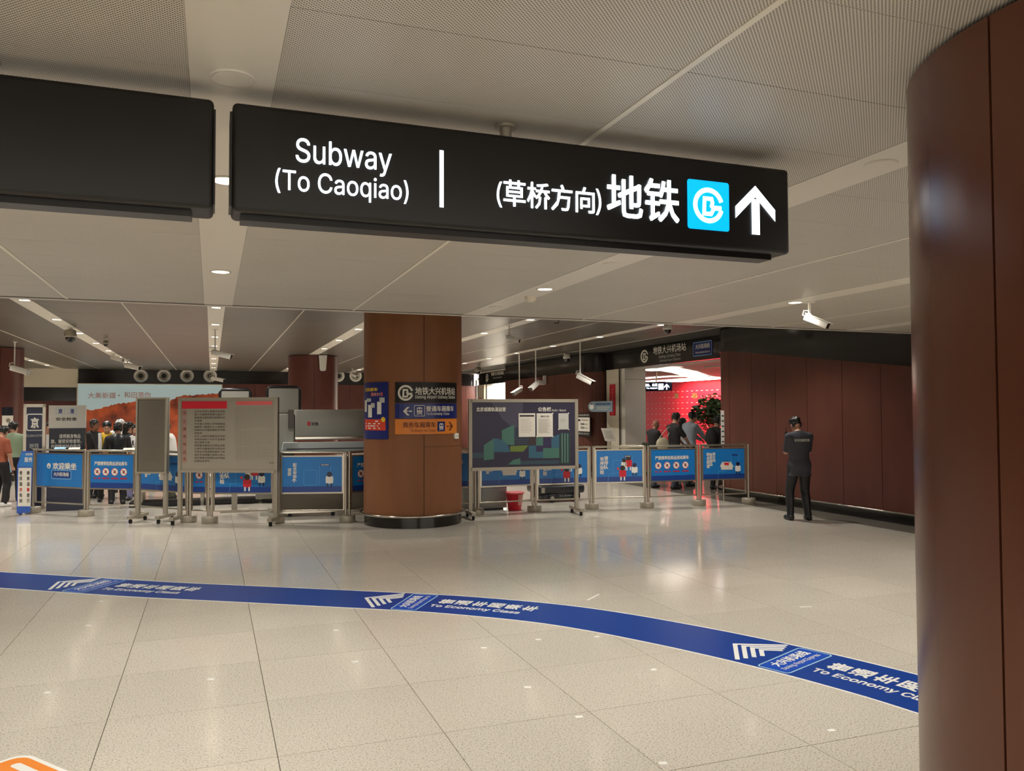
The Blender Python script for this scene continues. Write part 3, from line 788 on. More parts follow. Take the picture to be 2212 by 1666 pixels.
# ---- cameras
def mount(t,pole,top):
    m=MB(); m.cyl((0,0),.055,-.015,0,'cam_white',16); m.cyl((0,0),.016,-pole,-.01,'cam_white',12); m.build('mounting_pole',t)
def bullet(label,loc,pole,yaw,pitch,s=1.0,mat_='cam_white'):
    """loc on ceiling; yaw = heading in degrees seen from above, pitch down"""
    t=thing('security_camera',label,'camera',loc,0,'security cameras'); mount(t,pole,0)
    R=Matrix.Translation((0,0,-pole-.03))@Matrix.Rotation(rad(yaw),4,'Z')@Matrix.Rotation(rad(pitch),4,'Y')
    m=MB(); m.ell((0,0,-pole-.01),(.04*s,.04*s,.04*s),'cam_white'); m.build('swivel_joint',t)
    m=MB(); m.T=R; m.bbox(-.06*s,.30*s,-.05*s,.05*s,-.06*s,.035*s,mat_,.014*s,3); m.build('housing',t)
    m=MB(); m.T=R; m.box(-.07*s,.335*s,-.058*s,.058*s,.036*s,.046*s,mat_); m.build('sun_shield',t)
    m=MB(); m.T=R; m.box(.298*s,.304*s,-.042*s,.042*s,-.052*s,.028*s,'glass_dark'); m.lathe([(0,0)],'glass_dark',3) if 0 else None; m.build('lens_window',t)
    m=MB(); m.T=R; m.tube([(-.06*s,0,-.01*s),(-.12*s,.02*s,0),(-.13*s,.02*s,.06*s),(-.06*s,0,.09*s),(0,0,.05*s)],.008*s,'cam_white',6); m.build('cable',t)
    return t
def dome(label,loc,drop,s=1.0,mat_='cam_white'):
    t=thing('dome_camera',label,'camera',loc,0,'dome cameras')
    MB().cyl((0,0),.03*s,-drop,0,'cam_white',14).build('stem',t)
    MB().lathe([(.03*s,-drop),(.085*s,-drop-.02*s),(.105*s,-drop-.12*s),(.10*s,-drop-.15*s),(.0,-drop-.15*s)],mat_,24).build('housing',t)
    MB().lathe([(.085*s,-drop-.15*s),(.075*s,-drop-.2*s),(.045*s,-drop-.235*s),(0,-drop-.245*s)],'glass_dark',24).build('dome_glass',t)
    return t
p=fl(1755,652,ZC); bullet('large white security camera hanging from the low ceiling before the brown wall',(p.x-.04,p.y,ZC),.14,-62,26,.72)
p=fl(1100,704,ZF); bullet('small white security camera hanging to the right of the big brown column',(p.x,p.y,ZF),.20,-40,20,.8)
p=fl(1425,697,ZF); dome('white dome camera just past the ceiling step near the entrance sign',(8.5,14.0,ZF),.02,.85)
p=fl(1220,763,ZF); dome('white dome camera in front of the black fascia left of the entrance',(9.95,22.1,ZF),.02,1.1)
dome('dark dome camera above the distant second entrance sign',(9.5,29.3,ZF),.05,1.2,'steel_dull')
bullet('brightly lit white camera on a long pole left of the entrance',(8.6,18.3,ZF),.86,-52,26,1.25)
bullet('white camera on a long pole pointing toward the viewer before the brown wall',(8.62,21.3,ZF),.96,-140,24,1.1)
bullet('white camera on a long pole, leftmost of the pair above the notice board',(8.62,22.6,ZF),1.08,-150,22,1.1)
p=atX(1180,818,10.6); t=thing('wall_camera','small white camera fixed on the brown wall under the black band','camera',(10.59,p.y,p.z))
MB().bbox(-.1,0,-.06,.06,-.2,.1,'cam_white',.02,2).build('bracket',t); MB().bbox(-.3,-.06,-.08,.06,-.22,-.06,'cam_white',.03,3).build('housing',t); MB().box(-.304,-.298,-.05,.03,-.19,-.09,'glass_dark').build('lens_window',t)
p=fl(158,708,ZF); dome('dark dome camera in the left ceiling strip',(-2.74,18.8,ZF),.03,1.15,'steel_dull')
dome('tiny dome camera right behind the left dome camera',(-2.35,21.2,ZF),.05,.6,'steel_dull')
bullet('grey camera in the left ceiling strip behind the dome camera',(-2.74,26.6,ZF),.08,-30,15,1.1)
bullet('pale camera cluster at the far end of the left ceiling strip',(-2.6,29.4,ZF),.16,-25,12,1.4)
bullet('glaring white camera on a pole in the middle ceiling strip',(.06,18.2,ZF),.46,-14,14,1.15)
bullet('small camera on a pole in front of the round air nozzles',(.06,32.8,ZF),.42,-15,12,1.3)
p=atY(697,760,25.2); t=thing('column_antenna','white tapered device hanging at the top of the distant column','antenna',(p.x,25.15,ZF))
m=MB(); m.prism([(-.12,-.02),(.12,-.02),(.09,-.46),(.06,-.5),(-.06,-.5),(-.09,-.46)],-.05,.05,'cam_white'); m.build('shell',t); MB().box(-.03,.03,.05,.12,-.2,0,'steel_dull').build('bracket',t)
bullet('small camera hanging beside the rightmost air nozzle',(5.35,33.0,ZF),.2,-60,20,1.0)
bullet('white camera beside the left edge column, upper of two',(-5.0,22.6,ZF),.55,-160,10,1.2)
bullet('white camera right of the left edge column, lower of two',(-4.55,22.9,ZF),.62,-25,15,1.3)
p=atY(1193,690,9.35); t=thing('ceiling_hook','dark bent hook under the ceiling step','hook',(p.x,9.22,ZC-.0))
MB().tube([(-.04,0,0),(.0,.0,-.002),(.035,.0,-.02),(.03,0,-.045),(0,0,-.05),(-.03,0,-.045)],.006,'black',8).build('hook_bar',t)
# ---- round air nozzles in far band
nz=None
for i,px in enumerate((304,354,404,454,731,768)):
    q=atY(px,812,YB); lab=['first round air nozzle from the left in the far dark band','second round air nozzle from the left in the far dark band','third round air nozzle from the left in the far dark band','fourth round air nozzle, behind the small pole camera','round air nozzle half hidden by the distant column','rightmost round air nozzle beside the big brown column'][i]
    if nz is None:
        nz=thing('air_nozzle',lab,'air vent',(q.x,YB,q.z),0,'round air nozzles in the far band')
        MB().lathe([(.27,0),(.27,.03),(.22,.05),(.17,.03),(.16,.0)],'cam_white',28,axis='y').build('outer_ring',nz)
        MB().lathe([(.16,.01),(.15,.05),(.11,.03),(.1,.005)],'steel_dull',28,axis='y').build('inner_ring',nz)
        m=MB(); m.disc((0,0),.1,-.006,'black'); m.build('throat',nz)
    else: dup(nz,(q.x,YB,q.z),None,lab)
# ================================================================ ENTRANCE LETTERING (on planes facing -X)
def ent(x,yc,z,label,draw,name='entrance_sign'):
    t=thing(name,label,'sign',(x,yc,z),-pi/2); pl=Plane((x,yc,z),-pi/2,-.006); m=MB(); draw(m,pl); m.build('lettering',t); return t
def de(m,pl):
    a,b,c,d=pl.box(1384,756,1400,784); logo(m,(a+b)/2,(c+d)/2,(d-c)/2,-.006,'text_white',(b-a)/(d-c))
    # letters follow the fascia's own perspective
    ptext(m,pl,'地铁大兴机场站',1411,745,1482,762,-.006,'text_white',.01)
    ptext(m,pl,'Daxing Jichang Zhan',1423,765,1470,773,-.006,'paper_grey',.0)
    ptext(m,pl,'(Daxing Airport Station)',1425,774.5,1470,781,-.006,'paper_grey',.0)
ent(XE,18.4,3.3,'white station name and ring logo on the black fascia above the entrance',de)
t=thing('line_badge','blue line badge with Daxing Airport Express text at the fascia\'s right end','sign',(XE,16.6,3.3),-pi/2); pl=Plane((XE,16.6,3.3),-pi/2,-.006)
a,b,c,d=pl.box(1497,737,1539,769)
m=MB(); m.prism(rrect(a,c,b,d,.03),-.012,-.001,'station_blue'); m.build('plate',t)
m=MB(); m.stroke(rrect(a+.02,c+.015,b-.02,d-.015,.03),.014,-.014,'light_blue',True); text(m,'大兴机场线',a+.12,b-.1,(c+d)/2-.0,d-.06,-.014,'text_white',.02); text(m,'Daxing Airport Express',a+.12,b-.1,c+.06,(c+d)/2-.06,-.014,'text_white',.01); m.build('lettering',t)
def de2(m,pl):
    a,b,c,d=pl.box(1049,808,1055,825); logo(m,(a+b)/2,(c+d)/2,(d-c)/2,-.006,'text_white',(b-a)/(d-c))
    ptext(m,pl,'地铁大兴机场站',1061,803,1088,811,-.006,'text_white',.01); ptext(m,pl,'Daxing Jichang Zhan',1065,814,1084,818,-.006,'paper_grey',0)
    prect(m,pl,1092,798,1109,822,-.004,'station_blue'); ptext(m,pl,'大兴机场线',1094,801,1107,808,-.008,'light_blue',.02)
ent(XE2,32,3.3,'distant station name sign above the second entrance left of the notice board',de2)
# hall hanging sign
q=atX(1418,835,13.2); t=thing('hall_sign','small dark blue glowing sign with arrow inside the red hall','sign',(q.x,q.y,q.z),-pi/2+.55); pl=Plane((q.x,q.y,q.z),-pi/2+.55,-.06)
a,b,c,d=pl.box(1389,826,1449,845)
MB().bbox(a,b,-.05,.05,c,d,'navy',.01,2).build('housing',t)
m=MB(); ptext(m,pl,'到达、出发',1391,829,1420,835,-.056,'sign_white',.04); ptext(m,pl,'To Airport',1396,837,1420,841,-.056,'sign_white',.03)
aa,bb,cc,dd=pl.box(1422,829,1433,842); m.rect(aa,cc,bb,dd,-.056,'sign_white'); aa,bb,cc,dd=pl.box(1435,829,1445,842); arrow(m,(aa+bb)/2,(cc+dd)/2,(dd-cc)/2,-.056,'sign_white',0,.2); m.build('glowing_lettering',t)
MB().cyl((0,0),.02,d,HZ-q.z-.001,'steel',10).build('hanger_tube',t)
# white vertical strip sign at corner of right wall
q=fl(1561,1000,0); 
t=thing('edge_plate','narrow white upright plate with small text at the brown wall corner','sign',(10.16,14.74,0),-.62)
pl=Plane((10.16,14.74,0),-.62,-.03); a,b,c,d=pl.box(1557,887,1566,962)
MB().box(a,b,-.03,-.0,c,d,'white_panel').build('plate',t); m=MB()
for i in range(6): z=d-.08-i*.11; m.rect(a+.02,z-.05,b-.02,z-.02,-.033,'text_dark')
m.build('lettering',t); MB().box((a+b)/2-.01,(a+b)/2+.01,-.02,-.005,0.0,c+.02,'steel').build('support',t)
# ================================================================ BARRIERS
def poster(kind,w,m,y,z0,z1,x0,x1):
    W=x1-x0; H=z1-z0
    def X(f): return x0+f*W
    def Z(f): return z0+f*H
    def fig(cx,cz,s,body,head='text_dark',legs='white'):
        m.disc((X(cx),Z(cz)+s*.95),s*.2,y-.003,head,12); m.flat(rrect(X(cx)-s*.28,Z(cz)+.25*s,X(cx)+s*.28,Z(cz)+.82*s,s*.14,3),y-.002,body)
        for k in (-1,1): m.rect(X(cx)+k*s*.14-.05*s,Z(cz),X(cx)+k*s*.14+.05*s,Z(cz)+.28*s,y-.0025,legs)
    if kind!='welcome': m.rect(X(0),Z(0),X(1),Z(.16),y-.001,'blue_deep')
    if kind=='welcome':
        m.disc((X(.27),Z(.63)),H*.085,y-.002,'text_white'); m.disc((X(.27),Z(.60)),H*.03,y-.003,'blue_print',10)
        text(m,'欢迎乘坐',X(.36),X(.87),Z(.53),Z(.73),y-.002,'text_white',.03)
        m.stroke(rrect(X(.33),Z(.24),X(.76),Z(.50),.02),.008,y-.002,'light_blue',True); m.flat(rrect(X(.35),Z(.27),X(.74),Z(.47),.015),y-.0015,'blue_deep')
        text(m,'大兴机场线',X(.38),X(.71),Z(.32),Z(.44),y-.003,'text_white',.02)
    elif kind in('ban','ban1'):
        if kind=='ban':
            text(m,'严禁携带危险品进站乘车',X(.09),X(.86),Z(.68),Z(.80),y-.002,'text_white',.03)
        cs=(.16,.36,.57,.78) if kind=='ban' else (.5,)
        for i,c in enumerate(cs):
            r=H*.11
            m.disc((X(c),Z(.49)),r,y-.002,'white'); m.ring((X(c),Z(.49)),r,.008,y-.003,'red_soft',0,360,20)
            m.flat([(X(c)-r*.45,Z(.49)-r*.3),(X(c)+r*.4,Z(.49)-r*.45),(X(c)+r*.25,Z(.49)+r*.5),(X(c)-r*.2,Z(.49)+r*.35)],y-.0035,'text_brown')
            m.stroke([(X(c)-r*.65,Z(.49)+r*.65),(X(c)+r*.65,Z(.49)-r*.65)],.012,y-.004,'red_soft')
            text(m,['枪支、弹药','管制刀具','危险物品','易燃易爆品'][i],X(c)-r*1.1,X(c)+r*1.1,Z(.27),Z(.32),y-.002,'red',.04)
    elif kind=='queue':
        vtext(m,'请排队',X(.21),Z(.82),H*.13,y-.002,'text_white',.03); vtext(m,'有序安检',X(.12),Z(.80),H*.13,y-.002,'text_white',.03)
        for a in ((.36,.4,.58,.68),(.58,.62,.78,.82)): m.stroke([(X(a[0]),Z(a[1]-.2)),(X(a[0]),Z(a[3])),(X(a[2]),Z(a[3])),(X(a[2]),Z(a[1]-.1))],.006,y-.0015,'line_blue')
        m.rect(X(.6),Z(.78),X(.76),Z(.84),y-.0025,'blue_deep'); text(m,'安全检查',X(.62),X(.74),Z(.79),Z(.83),y-.0035,'text_white',.02)
        m.stroke([(X(.25),Z(.02)),(X(.27),Z(.25)),(X(.5),Z(.3))],.006,y-.002,'line_blue')
        fig(.60,.36,H*.34,'text_white',legs='light_blue'); fig(.70,.36,H*.42,'red'); fig(.57,.04,H*.42,'red','text_dark'); fig(.83,.18,H*.36,'white','navy','navy')
        m.disc((X(.47),Z(.42)),H*.04,y-.002,'poster_red',12)
    elif kind=='tray':
        vtext(m,'请主动',X(.26),Z(.88),H*.10,y-.002,'text_white',.03); vtext(m,'接受物品',X(.19),Z(.86),H*.10,y-.002,'text_white',.03); vtext(m,'安全检查',X(.12),Z(.88),H*.12,y-.002,'text_white',.03)
        m.flat([(X(.40),Z(.40)),(X(.74),Z(.38)),(X(.67),Z(.56)),(X(.46),Z(.56))],y-.002,'text_white'); m.rect(X(.43),Z(.30),X(.71),Z(.40),y-.002,'paper')
        m.flat([(X(.50),Z(.46)),(X(.62),Z(.44)),(X(.62),Z(.53)),(X(.52),Z(.54))],y-.003,'red'); m.stroke([(X(.47),Z(.5)),(X(.56),Z(.62)),(X(.66),Z(.5))],.008,y-.003,'text_dark')
        m.stroke([(X(.68),Z(.5)),(X(.68),Z(.82)),(X(.86),Z(.82)),(X(.86),Z(.5))],.006,y-.0015,'line_blue'); m.rect(X(.69),Z(.76),X(.84),Z(.82),y-.0025,'blue_deep')
        m.stroke([(X(.36),Z(.02)),(X(.36),Z(.24)),(X(.56),Z(.26))],.006,y-.002,'line_blue')
        fig(.84,.14,H*.36,'white','navy','navy')
    elif kind=='escort':
        m.rect(X(.32),Z(.17),X(1),Z(1),y-.0012,'blue_print')
        vtext(m,'配合安检',X(.21),Z(.82),H*.10,y-.002,'text_white',.03); vtext(m,'请您',X(.12),Z(.68),H*.10,y-.002,'text_white',.03); arrow(m,X(.2),Z(.34),H*.06,y-.002,'text_white')
        m.stroke([(X(.62),Z(.2)),(X(.62),Z(.8)),(X(.81),Z(.8)),(X(.81),Z(.4))],.006,y-.0015,'line_blue'); m.rect(X(.63),Z(.74),X(.80),Z(.80),y-.0025,'blue_deep'); text(m,'安全检查',X(.65),X(.78),Z(.75),Z(.79),y-.0035,'text_white',.02)
        m.stroke(rrect(X(.36),Z(.2),X(.58),Z(.62),.02),.006,y-.002,'line_blue',True); fig(.79,.14,H*.38,'white','navy','navy')
def barrier(A,B,kind,label):
    A=Vector(A);B=Vector(B); d=B-A; L=d.length; rz=math.atan2(d.y,d.x); mid=(A+B)/2
    t=thing('queue_barrier',label,'barrier',(mid.x,mid.y,0),rz,'stainless queue barriers with blue posters')
    h=L/2-.055
    m=MB(); m.tube([(-h,0,1.145),(h,0,1.145)],.02,'steel',10); m.build('top_rail',t)
    m=MB(); m.tube([(-h,0,.20),(h,0,.20)],.013,'steel',8); m.build('lower_rail',t)
    for k in (-1,1): MB().box(k*h-.016,k*h+.016,-.012,.012,.2,1.14,'steel').build('side_tube',t)
    x0,x1,z0,z1=-h+.035,h-.035,.495,1.075
    m=MB()
    for q in ((x0-.02,x1+.02,z1,z1+.02),(x0-.02,x1+.02,z0-.025,z0),(x0-.02,x0,z0,z1),(x1,x1+.02,z0,z1)): m.box(q[0],q[1],-.014,.014,q[2],q[3],'steel')
    m.build('poster_frame',t)
    for k in (-1,1):
        for z in (.6,.98): MB().box(min(k*h,k*(h-.02)),max(k*h,k*(h-.02)),-.01,.01,z,z+.02,'steel').build('clip',t)
    b=MB().box(x0,x1,-.008,.006,z0,z1,'blue_print').build('poster',t)
    p=MB(); poster(kind,L,p,-.009,z0,z1,x0,x1); p.build('poster_print',b)
    return t
def post(P,rz,label,single=False):
    t=thing('barrier_post',label,'post',(P[0],P[1],0),rz,'stainless barrier posts on drum feet')
    MB().lathe([(0,.0),(.125,0),(.13,.006),(.13,.10),(.124,.108),(0,.108)],'steel_dull',28).build('drum_foot',t)
    for x in ((0,) if single else (-.03,.03)):
        m=MB(); m.cyl((x,0),.021,.1,1.15,'steel',14); m.build('tube',t); MB().ell((x,0,1.15),(.022,.022,.012),'steel_bright').build('cap',t)
    return t
A=[(-3.02,16.87),(-2.05,15.99),(-1.18,15.43),(-.34,14.46),(-.01,14.21),(1.01,13.81),(2.11,13.49),(3.22,14.06),(4.38,13.61),(5.49,13.66),(6.60,13.58),(7.65,13.39),(8.76,13.35),(9.82,13.25)]
kinds=['welcome','ban','tray','ban1','queue','escort','ban','ban','tray','queue','queue','ban','tray']
names=['light blue welcome poster barrier beside the upright blue standee','prohibition poster barrier in front of the waiting crowd','poster barrier partly hidden behind the narrow grey board','very short poster barrier behind the large grey rules board','queue poster barrier under the large grey rules board','poster barrier in front of the grey baggage scanner',
 'dark poster barrier touching the column\'s left side','poster barrier glimpsed at the column\'s right side','tray poster barrier under the left half of the notice board','queue poster barrier behind the notice board\'s right leg','queue poster barrier just right of the notice board','prohibition poster barrier in front of the entrance','end poster barrier with white tray picture beside the brown wall']
for i in range(13): barrier(A[i],A[i+1],kinds[i],names[i])
pn=['leftmost barrier post beside the blue standee','barrier post between the welcome and prohibition posters','barrier post behind the narrow grey board','barrier post under the left end of the large rules board','barrier post under the middle of the large rules board','barrier post at the right leg of the large rules board','barrier post in front of the scanner beside the column','barrier post hidden behind the big column','barrier post at the notice board\'s left leg','barrier post right of the red bucket','barrier post just right of the notice board','barrier post left of the entrance prohibition poster','barrier post right of the entrance prohibition poster','last barrier post beside the brown wall']
for i,P in enumerate(A):
    a=Vector(A[min(i+1,13)])-Vector(A[max(i-1,0)]); post(P,math.atan2(a.y,a.x),pn[i],single=i in(0,13))
# ================================================================ BOARDS ON WHEELS
def foot(t,x,ln=.55,name='wheeled_foot'):
    m=MB(); m.box(x-.035,x+.035,-ln/2,ln/2,.075,.125,'steel_dull'); f=m.build(name,t)
    for y in (-ln/2+.05,ln/2-.05):
        m=MB(); m.cyl((x,y),.012,.05,.08,'black',8); m.tube([(x-.016,y,.034),(x+.016,y,.034)],.034,'rubber',12); m.build('castor',f)
def rolling(name,label,A,B,z0,z1,th,fr,draw,face='board_grey',frame='steel_dull'):
    A=Vector(A);B=Vector(B);d=B-A;L=d.length;rz=math.atan2(d.y,d.x);mid=(A+B)/2
    t=thing(name,label,'notice board',(mid.x,mid.y,0),rz); h=L/2
    for k in (-1,1):
        MB().box(k*h-.03,k*h+.03,-.03,.03,.12,z1,frame).build('leg',t); foot(t,k*h)
    m=MB(); m.box(-h-.0,h+.0,-th/2,th/2,z1-fr,z1,frame); m.box(-h,h,-th/2,th/2,z0,z0+fr,frame); m.box(-h-.03,-h+fr-.03,-th/2,th/2,z0,z1,frame); m.box(h-fr+.03,h+.03,-th/2,th/2,z0,z1,frame); m.build('frame',t)
    MB().box(-h+fr-.03,h-fr+.03,-th/2+.012,th/2-.012,z0+fr,z1-fr,face).build('panel',t)
    pl=Plane((mid.x,mid.y,0),rz,-th/2+.01); m=MB(); draw(m,pl,-th/2+.0105); m.build('print',t); return t
random.seed(3)
RULES='城市轨道交通乘客守则请勿携带禁止物品进入车站自觉接受安全检查遵守秩序文明乘车爱护设施保持卫生听从工作人员指引不得擅自入内'
def drules(m,pl,y):
    prect(m,pl,393,867,490,883,y-.001,'red'); 
    for i,yy in enumerate((892,910,927,943,960,977,992)):
        a,b,c,d=pl.box(394,yy-8,403,yy+8); m.rect(a,c,b,d,y-.0008,'pink_faint'); a,b,c,d=pl.box(395.5,yy-3.5,402,yy+3.5); text(m,'禁止携带物品类'[i],a,b,c,d,y-.002,'text_brown',.0)
    for i in range(17):
        yy=889+i*6.7; n=12 if i not in(3,7,10,16) else random.choice((2,3,6)); s=''.join(random.choice(RULES) for _ in range(n))
        ptext(m,pl,s,420,yy-2.3,420+66*n/12,yy+2.3,y-.0015,'text_dark',.0)
    prect(m,pl,510,867,588,875,y-.001,'red_soft')
    yy=881
    while yy<993:
        L=random.choice((28,60,72,80,83,80,84)); 
        ptext(m,pl,'Passengers shall observe the station rules and safety orders'[:int(L*.65)],508,yy-1.2,508+L,yy+1.2,y-.001,'text_dim',.0)
        yy+=3.7 if L>60 else 6
    ptext(m,pl,'北京',581,998,592,1002,y-.001,'text_dark',0)
mat('text_dim',(134,126,110),.6); mat('pink_faint',(160,124,112),.5)
rolling('rules_board','large wheeled grey metal board of printed rules with a red heading bar',(-.47,14.35),(.99,13.62),.83,2.05,.07,.045,drules)
def dside(m,pl,y):
    for i in range(26):
        yy=872+i*5; prect(m,pl,302,yy,345-(i%3)*5,yy+1.3,y-.001,'text_faint')
mat('text_faint',(102,95,84),.6)
rolling('side_board','narrow wheeled dark grey board standing left of the large rules board',(-1.13,14.82),(-.70,14.62),.80,2.06,.10,.03,dside,'board_dark')
def dnotice(m,pl,y):
    R=lambda q,mn,l: prect(m,pl,*q,y-.0008*l,mn)
    def poly(pts,mn,l): m.flat([pl.lp(*p) for p in pts][::-1],y-.0008*l,mn)
    poly([(1060,868),(1130,868),(1128,900),(1122,925),(1108,925),(1085,905),(1072,885)],'nb_haze',1)
    R((1020,978,1045,990),'nb_slate',1)
    poly([(1045,995),(1045,962),(1067,947),(1067,992)],'nb_green',2)
    arcp=[(1067+34*sin(rad(a)),977-30*cos(rad(a))) for a in range(0,91,10)]
    poly([(1067,977)]+arcp,'nb_teal',3)
    poly([(1084,960),(1084,930),(1100,922),(1111,918),(1111,962)],'nb_green',2)
    poly([(1102,976),(1102,964),(1142,962),(1130,976)],'nb_lime',4)
    for k in range(8): R((1111,928+k*4.2,1142,930+k*4.2),'nb_slate',3)
    R((1142,945,1158,963),'nb_brown',4); R((1158,945,1173,963),'nb_green',4); R((1173,945,1191,967),'nb_violet',4); poly([(1191,985),(1191,945),(1208,938),(1208,985)],'nb_teal',3)
    poly([(1142,990),(1142,963),(1173,963),(1173,990)],'nb_teal',3); R((1158,963,1173,976),'nb_violet',5); R((1173,968,1208,990),'nb_green',4)
    R((1122,995,1208,1003),'nb_slate',2); poly([(1097,1004),(1108,994),(1124,990),(1124,1004)],'nb_green',3)
    R((1209,936,1232,1003),'nb_darkgreen',2)
    for x in (1213,1219,1225): R((x,936,x+2.6,1000),'nb_stripe',3)
    ptext(m,pl,'北京城建轨道运营',1029,880,1092,889,y-.006,'text_white',.03)
    ptext(m,pl,'公告栏',1162,880,1190,889,y-.006,'text_white',.03); ptext(m,pl,'Notice Board',1192,884,1222,889,y-.006,'text_white',.0)
for n,c in (('nb_haze',(64, 60, 78)),('nb_slate',(42, 64, 78)),('nb_green',(60, 108, 94)),('nb_teal',(42, 90, 112)),('nb_lime',(98, 118, 40)),('nb_brown',(48, 34, 34)),('nb_violet',(38, 26, 68)),('nb_darkgreen',(28, 50, 46)),('nb_stripe',(80, 120, 108)),('nb_base',(34, 26, 54))): mat(n,c,.15,spec=.25)
nb=rolling('notice_board','wheeled framed notice board with purple and teal print and pinned papers',(4.12,13.16),(6.03,13.02),.80,2.02,.07,.055,dnotice,'nb_base')
pl=Plane(((4.12+6.03)/2,(13.16+13.02)/2,0),math.atan2(-.14,1.91),-.03)
for (q,ln,lab,mn) in (((1120,893,1156,944),10,'cream notice sheet with dark heading bar pinned on the notice board','paper'),((1159,893,1194,944),22,'cream notice sheet with dense text pinned in the notice board\'s middle','paper'),((1206,893,1228,928),4,'small grey notice sheet at the notice board\'s right','paper_grey')):
    t=thing('notice_sheet',lab,'paper',((4.12+6.03)/2,(13.16+13.02)/2,0),math.atan2(-.14,1.91),'notice sheets on the notice board')
    a,b,c,d=pl.box(*q); m=MB(); m.box(a,b,-.036,-.032,c,d,mn); m.build('sheet',t); m=MB()
    if ln==10: m.rect(a+.02,d-.06,b-.02,d-.03,-.0365,'text_dark')
    elif ln==22: text(m,'通知公告',a+.07,b-.07,d-.07,d-.04,-.0365,'text_dark',.02)
    for i in range(ln):
        z=d-.1-i*(d-c-.16)/max(ln,8); m.rect(a+.035,z-.004,b-.03-random.random()*.08,z,-.0365,'text_dim')
    m.build('print',t)
    if ln!=10:
        m=MB()
        for x,z in ((a,c),(b,c),(b,d)): m.ell((x,-.04,z),(.012,.006,.012),'white',8,5)
        m.build('pins',t)
# ================================================================ LEFT SIGNS
t=thing('totem_sign','navy upright totem with silver frame and square logo at the left','sign',(-3.06,17.5,0),.05); pl=Plane((-3.06,17.5,0),.05,-.05)
a,b,c,d=pl.box(50,873,98,990); m=MB()
for q in ((a,b,d-.06,d),(a,a+.05,0,d),(b-.05,b,0,d)): m.box(q[0],q[1],-.05,.05,q[2],q[3],'steel')
m.build('frame',t); MB().box(a+.05,b-.05,-.04,.04,.05,d-.06,'navy').build('panel',t)
m=MB(); A1,B1,C1,D1=pl.box(58,895,92,930); m.stroke(rrect(A1,C1,B1,D1,.03),.018,-.042,'text_white',True)
text(m,'京',A1+.07,B1-.07,C1+.05,D1-.07,-.042,'text_white',.05); ptext(m,pl,'BEIJING METRO',55,939,94,944,-.042,'paper_grey',0); ptext(m,pl,'地铁',63,958,84,970,-.042,'paper_grey',.0); m.build('lettering',t)
MB().box(a-.02,b+.02,-.15,.15,0,.03,'steel').build('foot_plate',t)
t=thing('security_sign','freestanding sign with white top and navy lower half beside the totem','sign',(-2.45,17.15,0),-.05); pl=Plane((-2.45,17.15,0),-.05,-.06)
a,b,c,d=pl.box(105,876,184,925)
MB().box(a,b,-.06,.06,c,d,'white_panel').build('upper_panel',t); MB().box(a+.01,b,-.05,.05,.5,c,'navy_dark').build('middle_panel',t); MB().box(a+.0,b+.03,-.14,.14,0,.5,'navy').build('base_cabinet',t)
m=MB()
for q,s in (((121,882,140,895),'京'),((147,882,165,895),'港')):
    A1,B1,C1,D1=pl.box(*q); m.stroke([(A1,C1),(B1,C1),(B1,D1),(A1,D1)],.006,-.062,'light_blue',True); text(m,s,A1+.04,B1-.04,C1+.015,D1-.015,-.062,'blue_deep',.04)
ptext(m,pl,'安全检查',121,902,166,909,-.062,'text_dark',.02)
for s,q in (('请将随身物品',(128,938,174,947)),('放、接受安检查验，',(110,949,176,958)),('共同维护站内秩序',(110,960,174,968))): ptext(m,pl,s,*q,-.062,'text_white',.02)
m.build('lettering',t)
t=thing('standee','slanted blue standee with a white text sheet at the left end of the barriers','sign',(-3.18,16.62,0),.1); pl=Plane((-3.18,16.62,0),.1,-.04)
v=pl.lp; m=MB(); m.prism([v(36,1109),v(65,1108),v(72,975),v(47,975),v(37,1005)][::-1],-.04,.02,'blue_mid'); m.build('board',t)
m=MB(); m.flat([v(38,1094),v(66,1094),v(68,1011),v(40,1011)],-.042,'paper'); m.flat([v(40,1008),v(71,1008),v(72,978),v(47,978)],-.042,'blue_print'); 
for k,(x,s) in enumerate(((45,'便民服务告知'),(61,'乘客温馨提示'))):
    for i,ch in enumerate(s): ptext(m,pl,ch,x-3,1018+i*12,x+3,1026+i*12,-.044,'red' if i==3 else 'text_dark',.02)
ptext(m,pl,'欢迎光临',55,979,70,984,-.044,'text_white',.02); ptext(m,pl,'服务',53,988,70,998,-.044,'text_white',.02); m.build('print',t)
MB().box(-.02,.02,.02,.22,0,.03,'blue_mid').build('rear_strut',t)
# ================================================================ BAGGAGE SCANNER
t=thing('baggage_scanner','large grey baggage scanner behind the barriers left of the big column','scanner',(1.75,15.0,0),-.06); pl=Plane((1.75,15.0,0),-.06,-.45)
mat('scanner_grey',(156,154,144),.4,metal=.15); mat('scanner_dark',(92,86,80),.5); mat('scanner_base',(112,102,86),.4,metal=.3); mat('conveyor_white',(226,234,230),.35)
a,b,c,d=pl.box(638,885,800,950); b=2.05
MB().bbox(a,b,-.45,.55,c,d,'scanner_grey',.015,2).build('tunnel_housing',t)
MB().box(a,b,-.46,-.44,c+.02,c+.05,'steel_bright').build('trim_rail',t); MB().box(a-.02,b,-.48,-.2,c-.14,c-.1,'steel').build('lower_rail',t)
m=MB(); A1,B1,C1,D1=pl.box(664,911,690,920); m.rect(A1,C1,B1,D1,-.4515,'paper_grey'); m.rect(A1,C1,A1+.05,D1,-.4525,'red'); text(m,'安检',A1+.07,B1-.02,C1+.01,D1-.01,-.4525,'text_dark',.02); m.build('badge',t)
A1,B1,C1,D1=pl.box(608,955,783,976); 
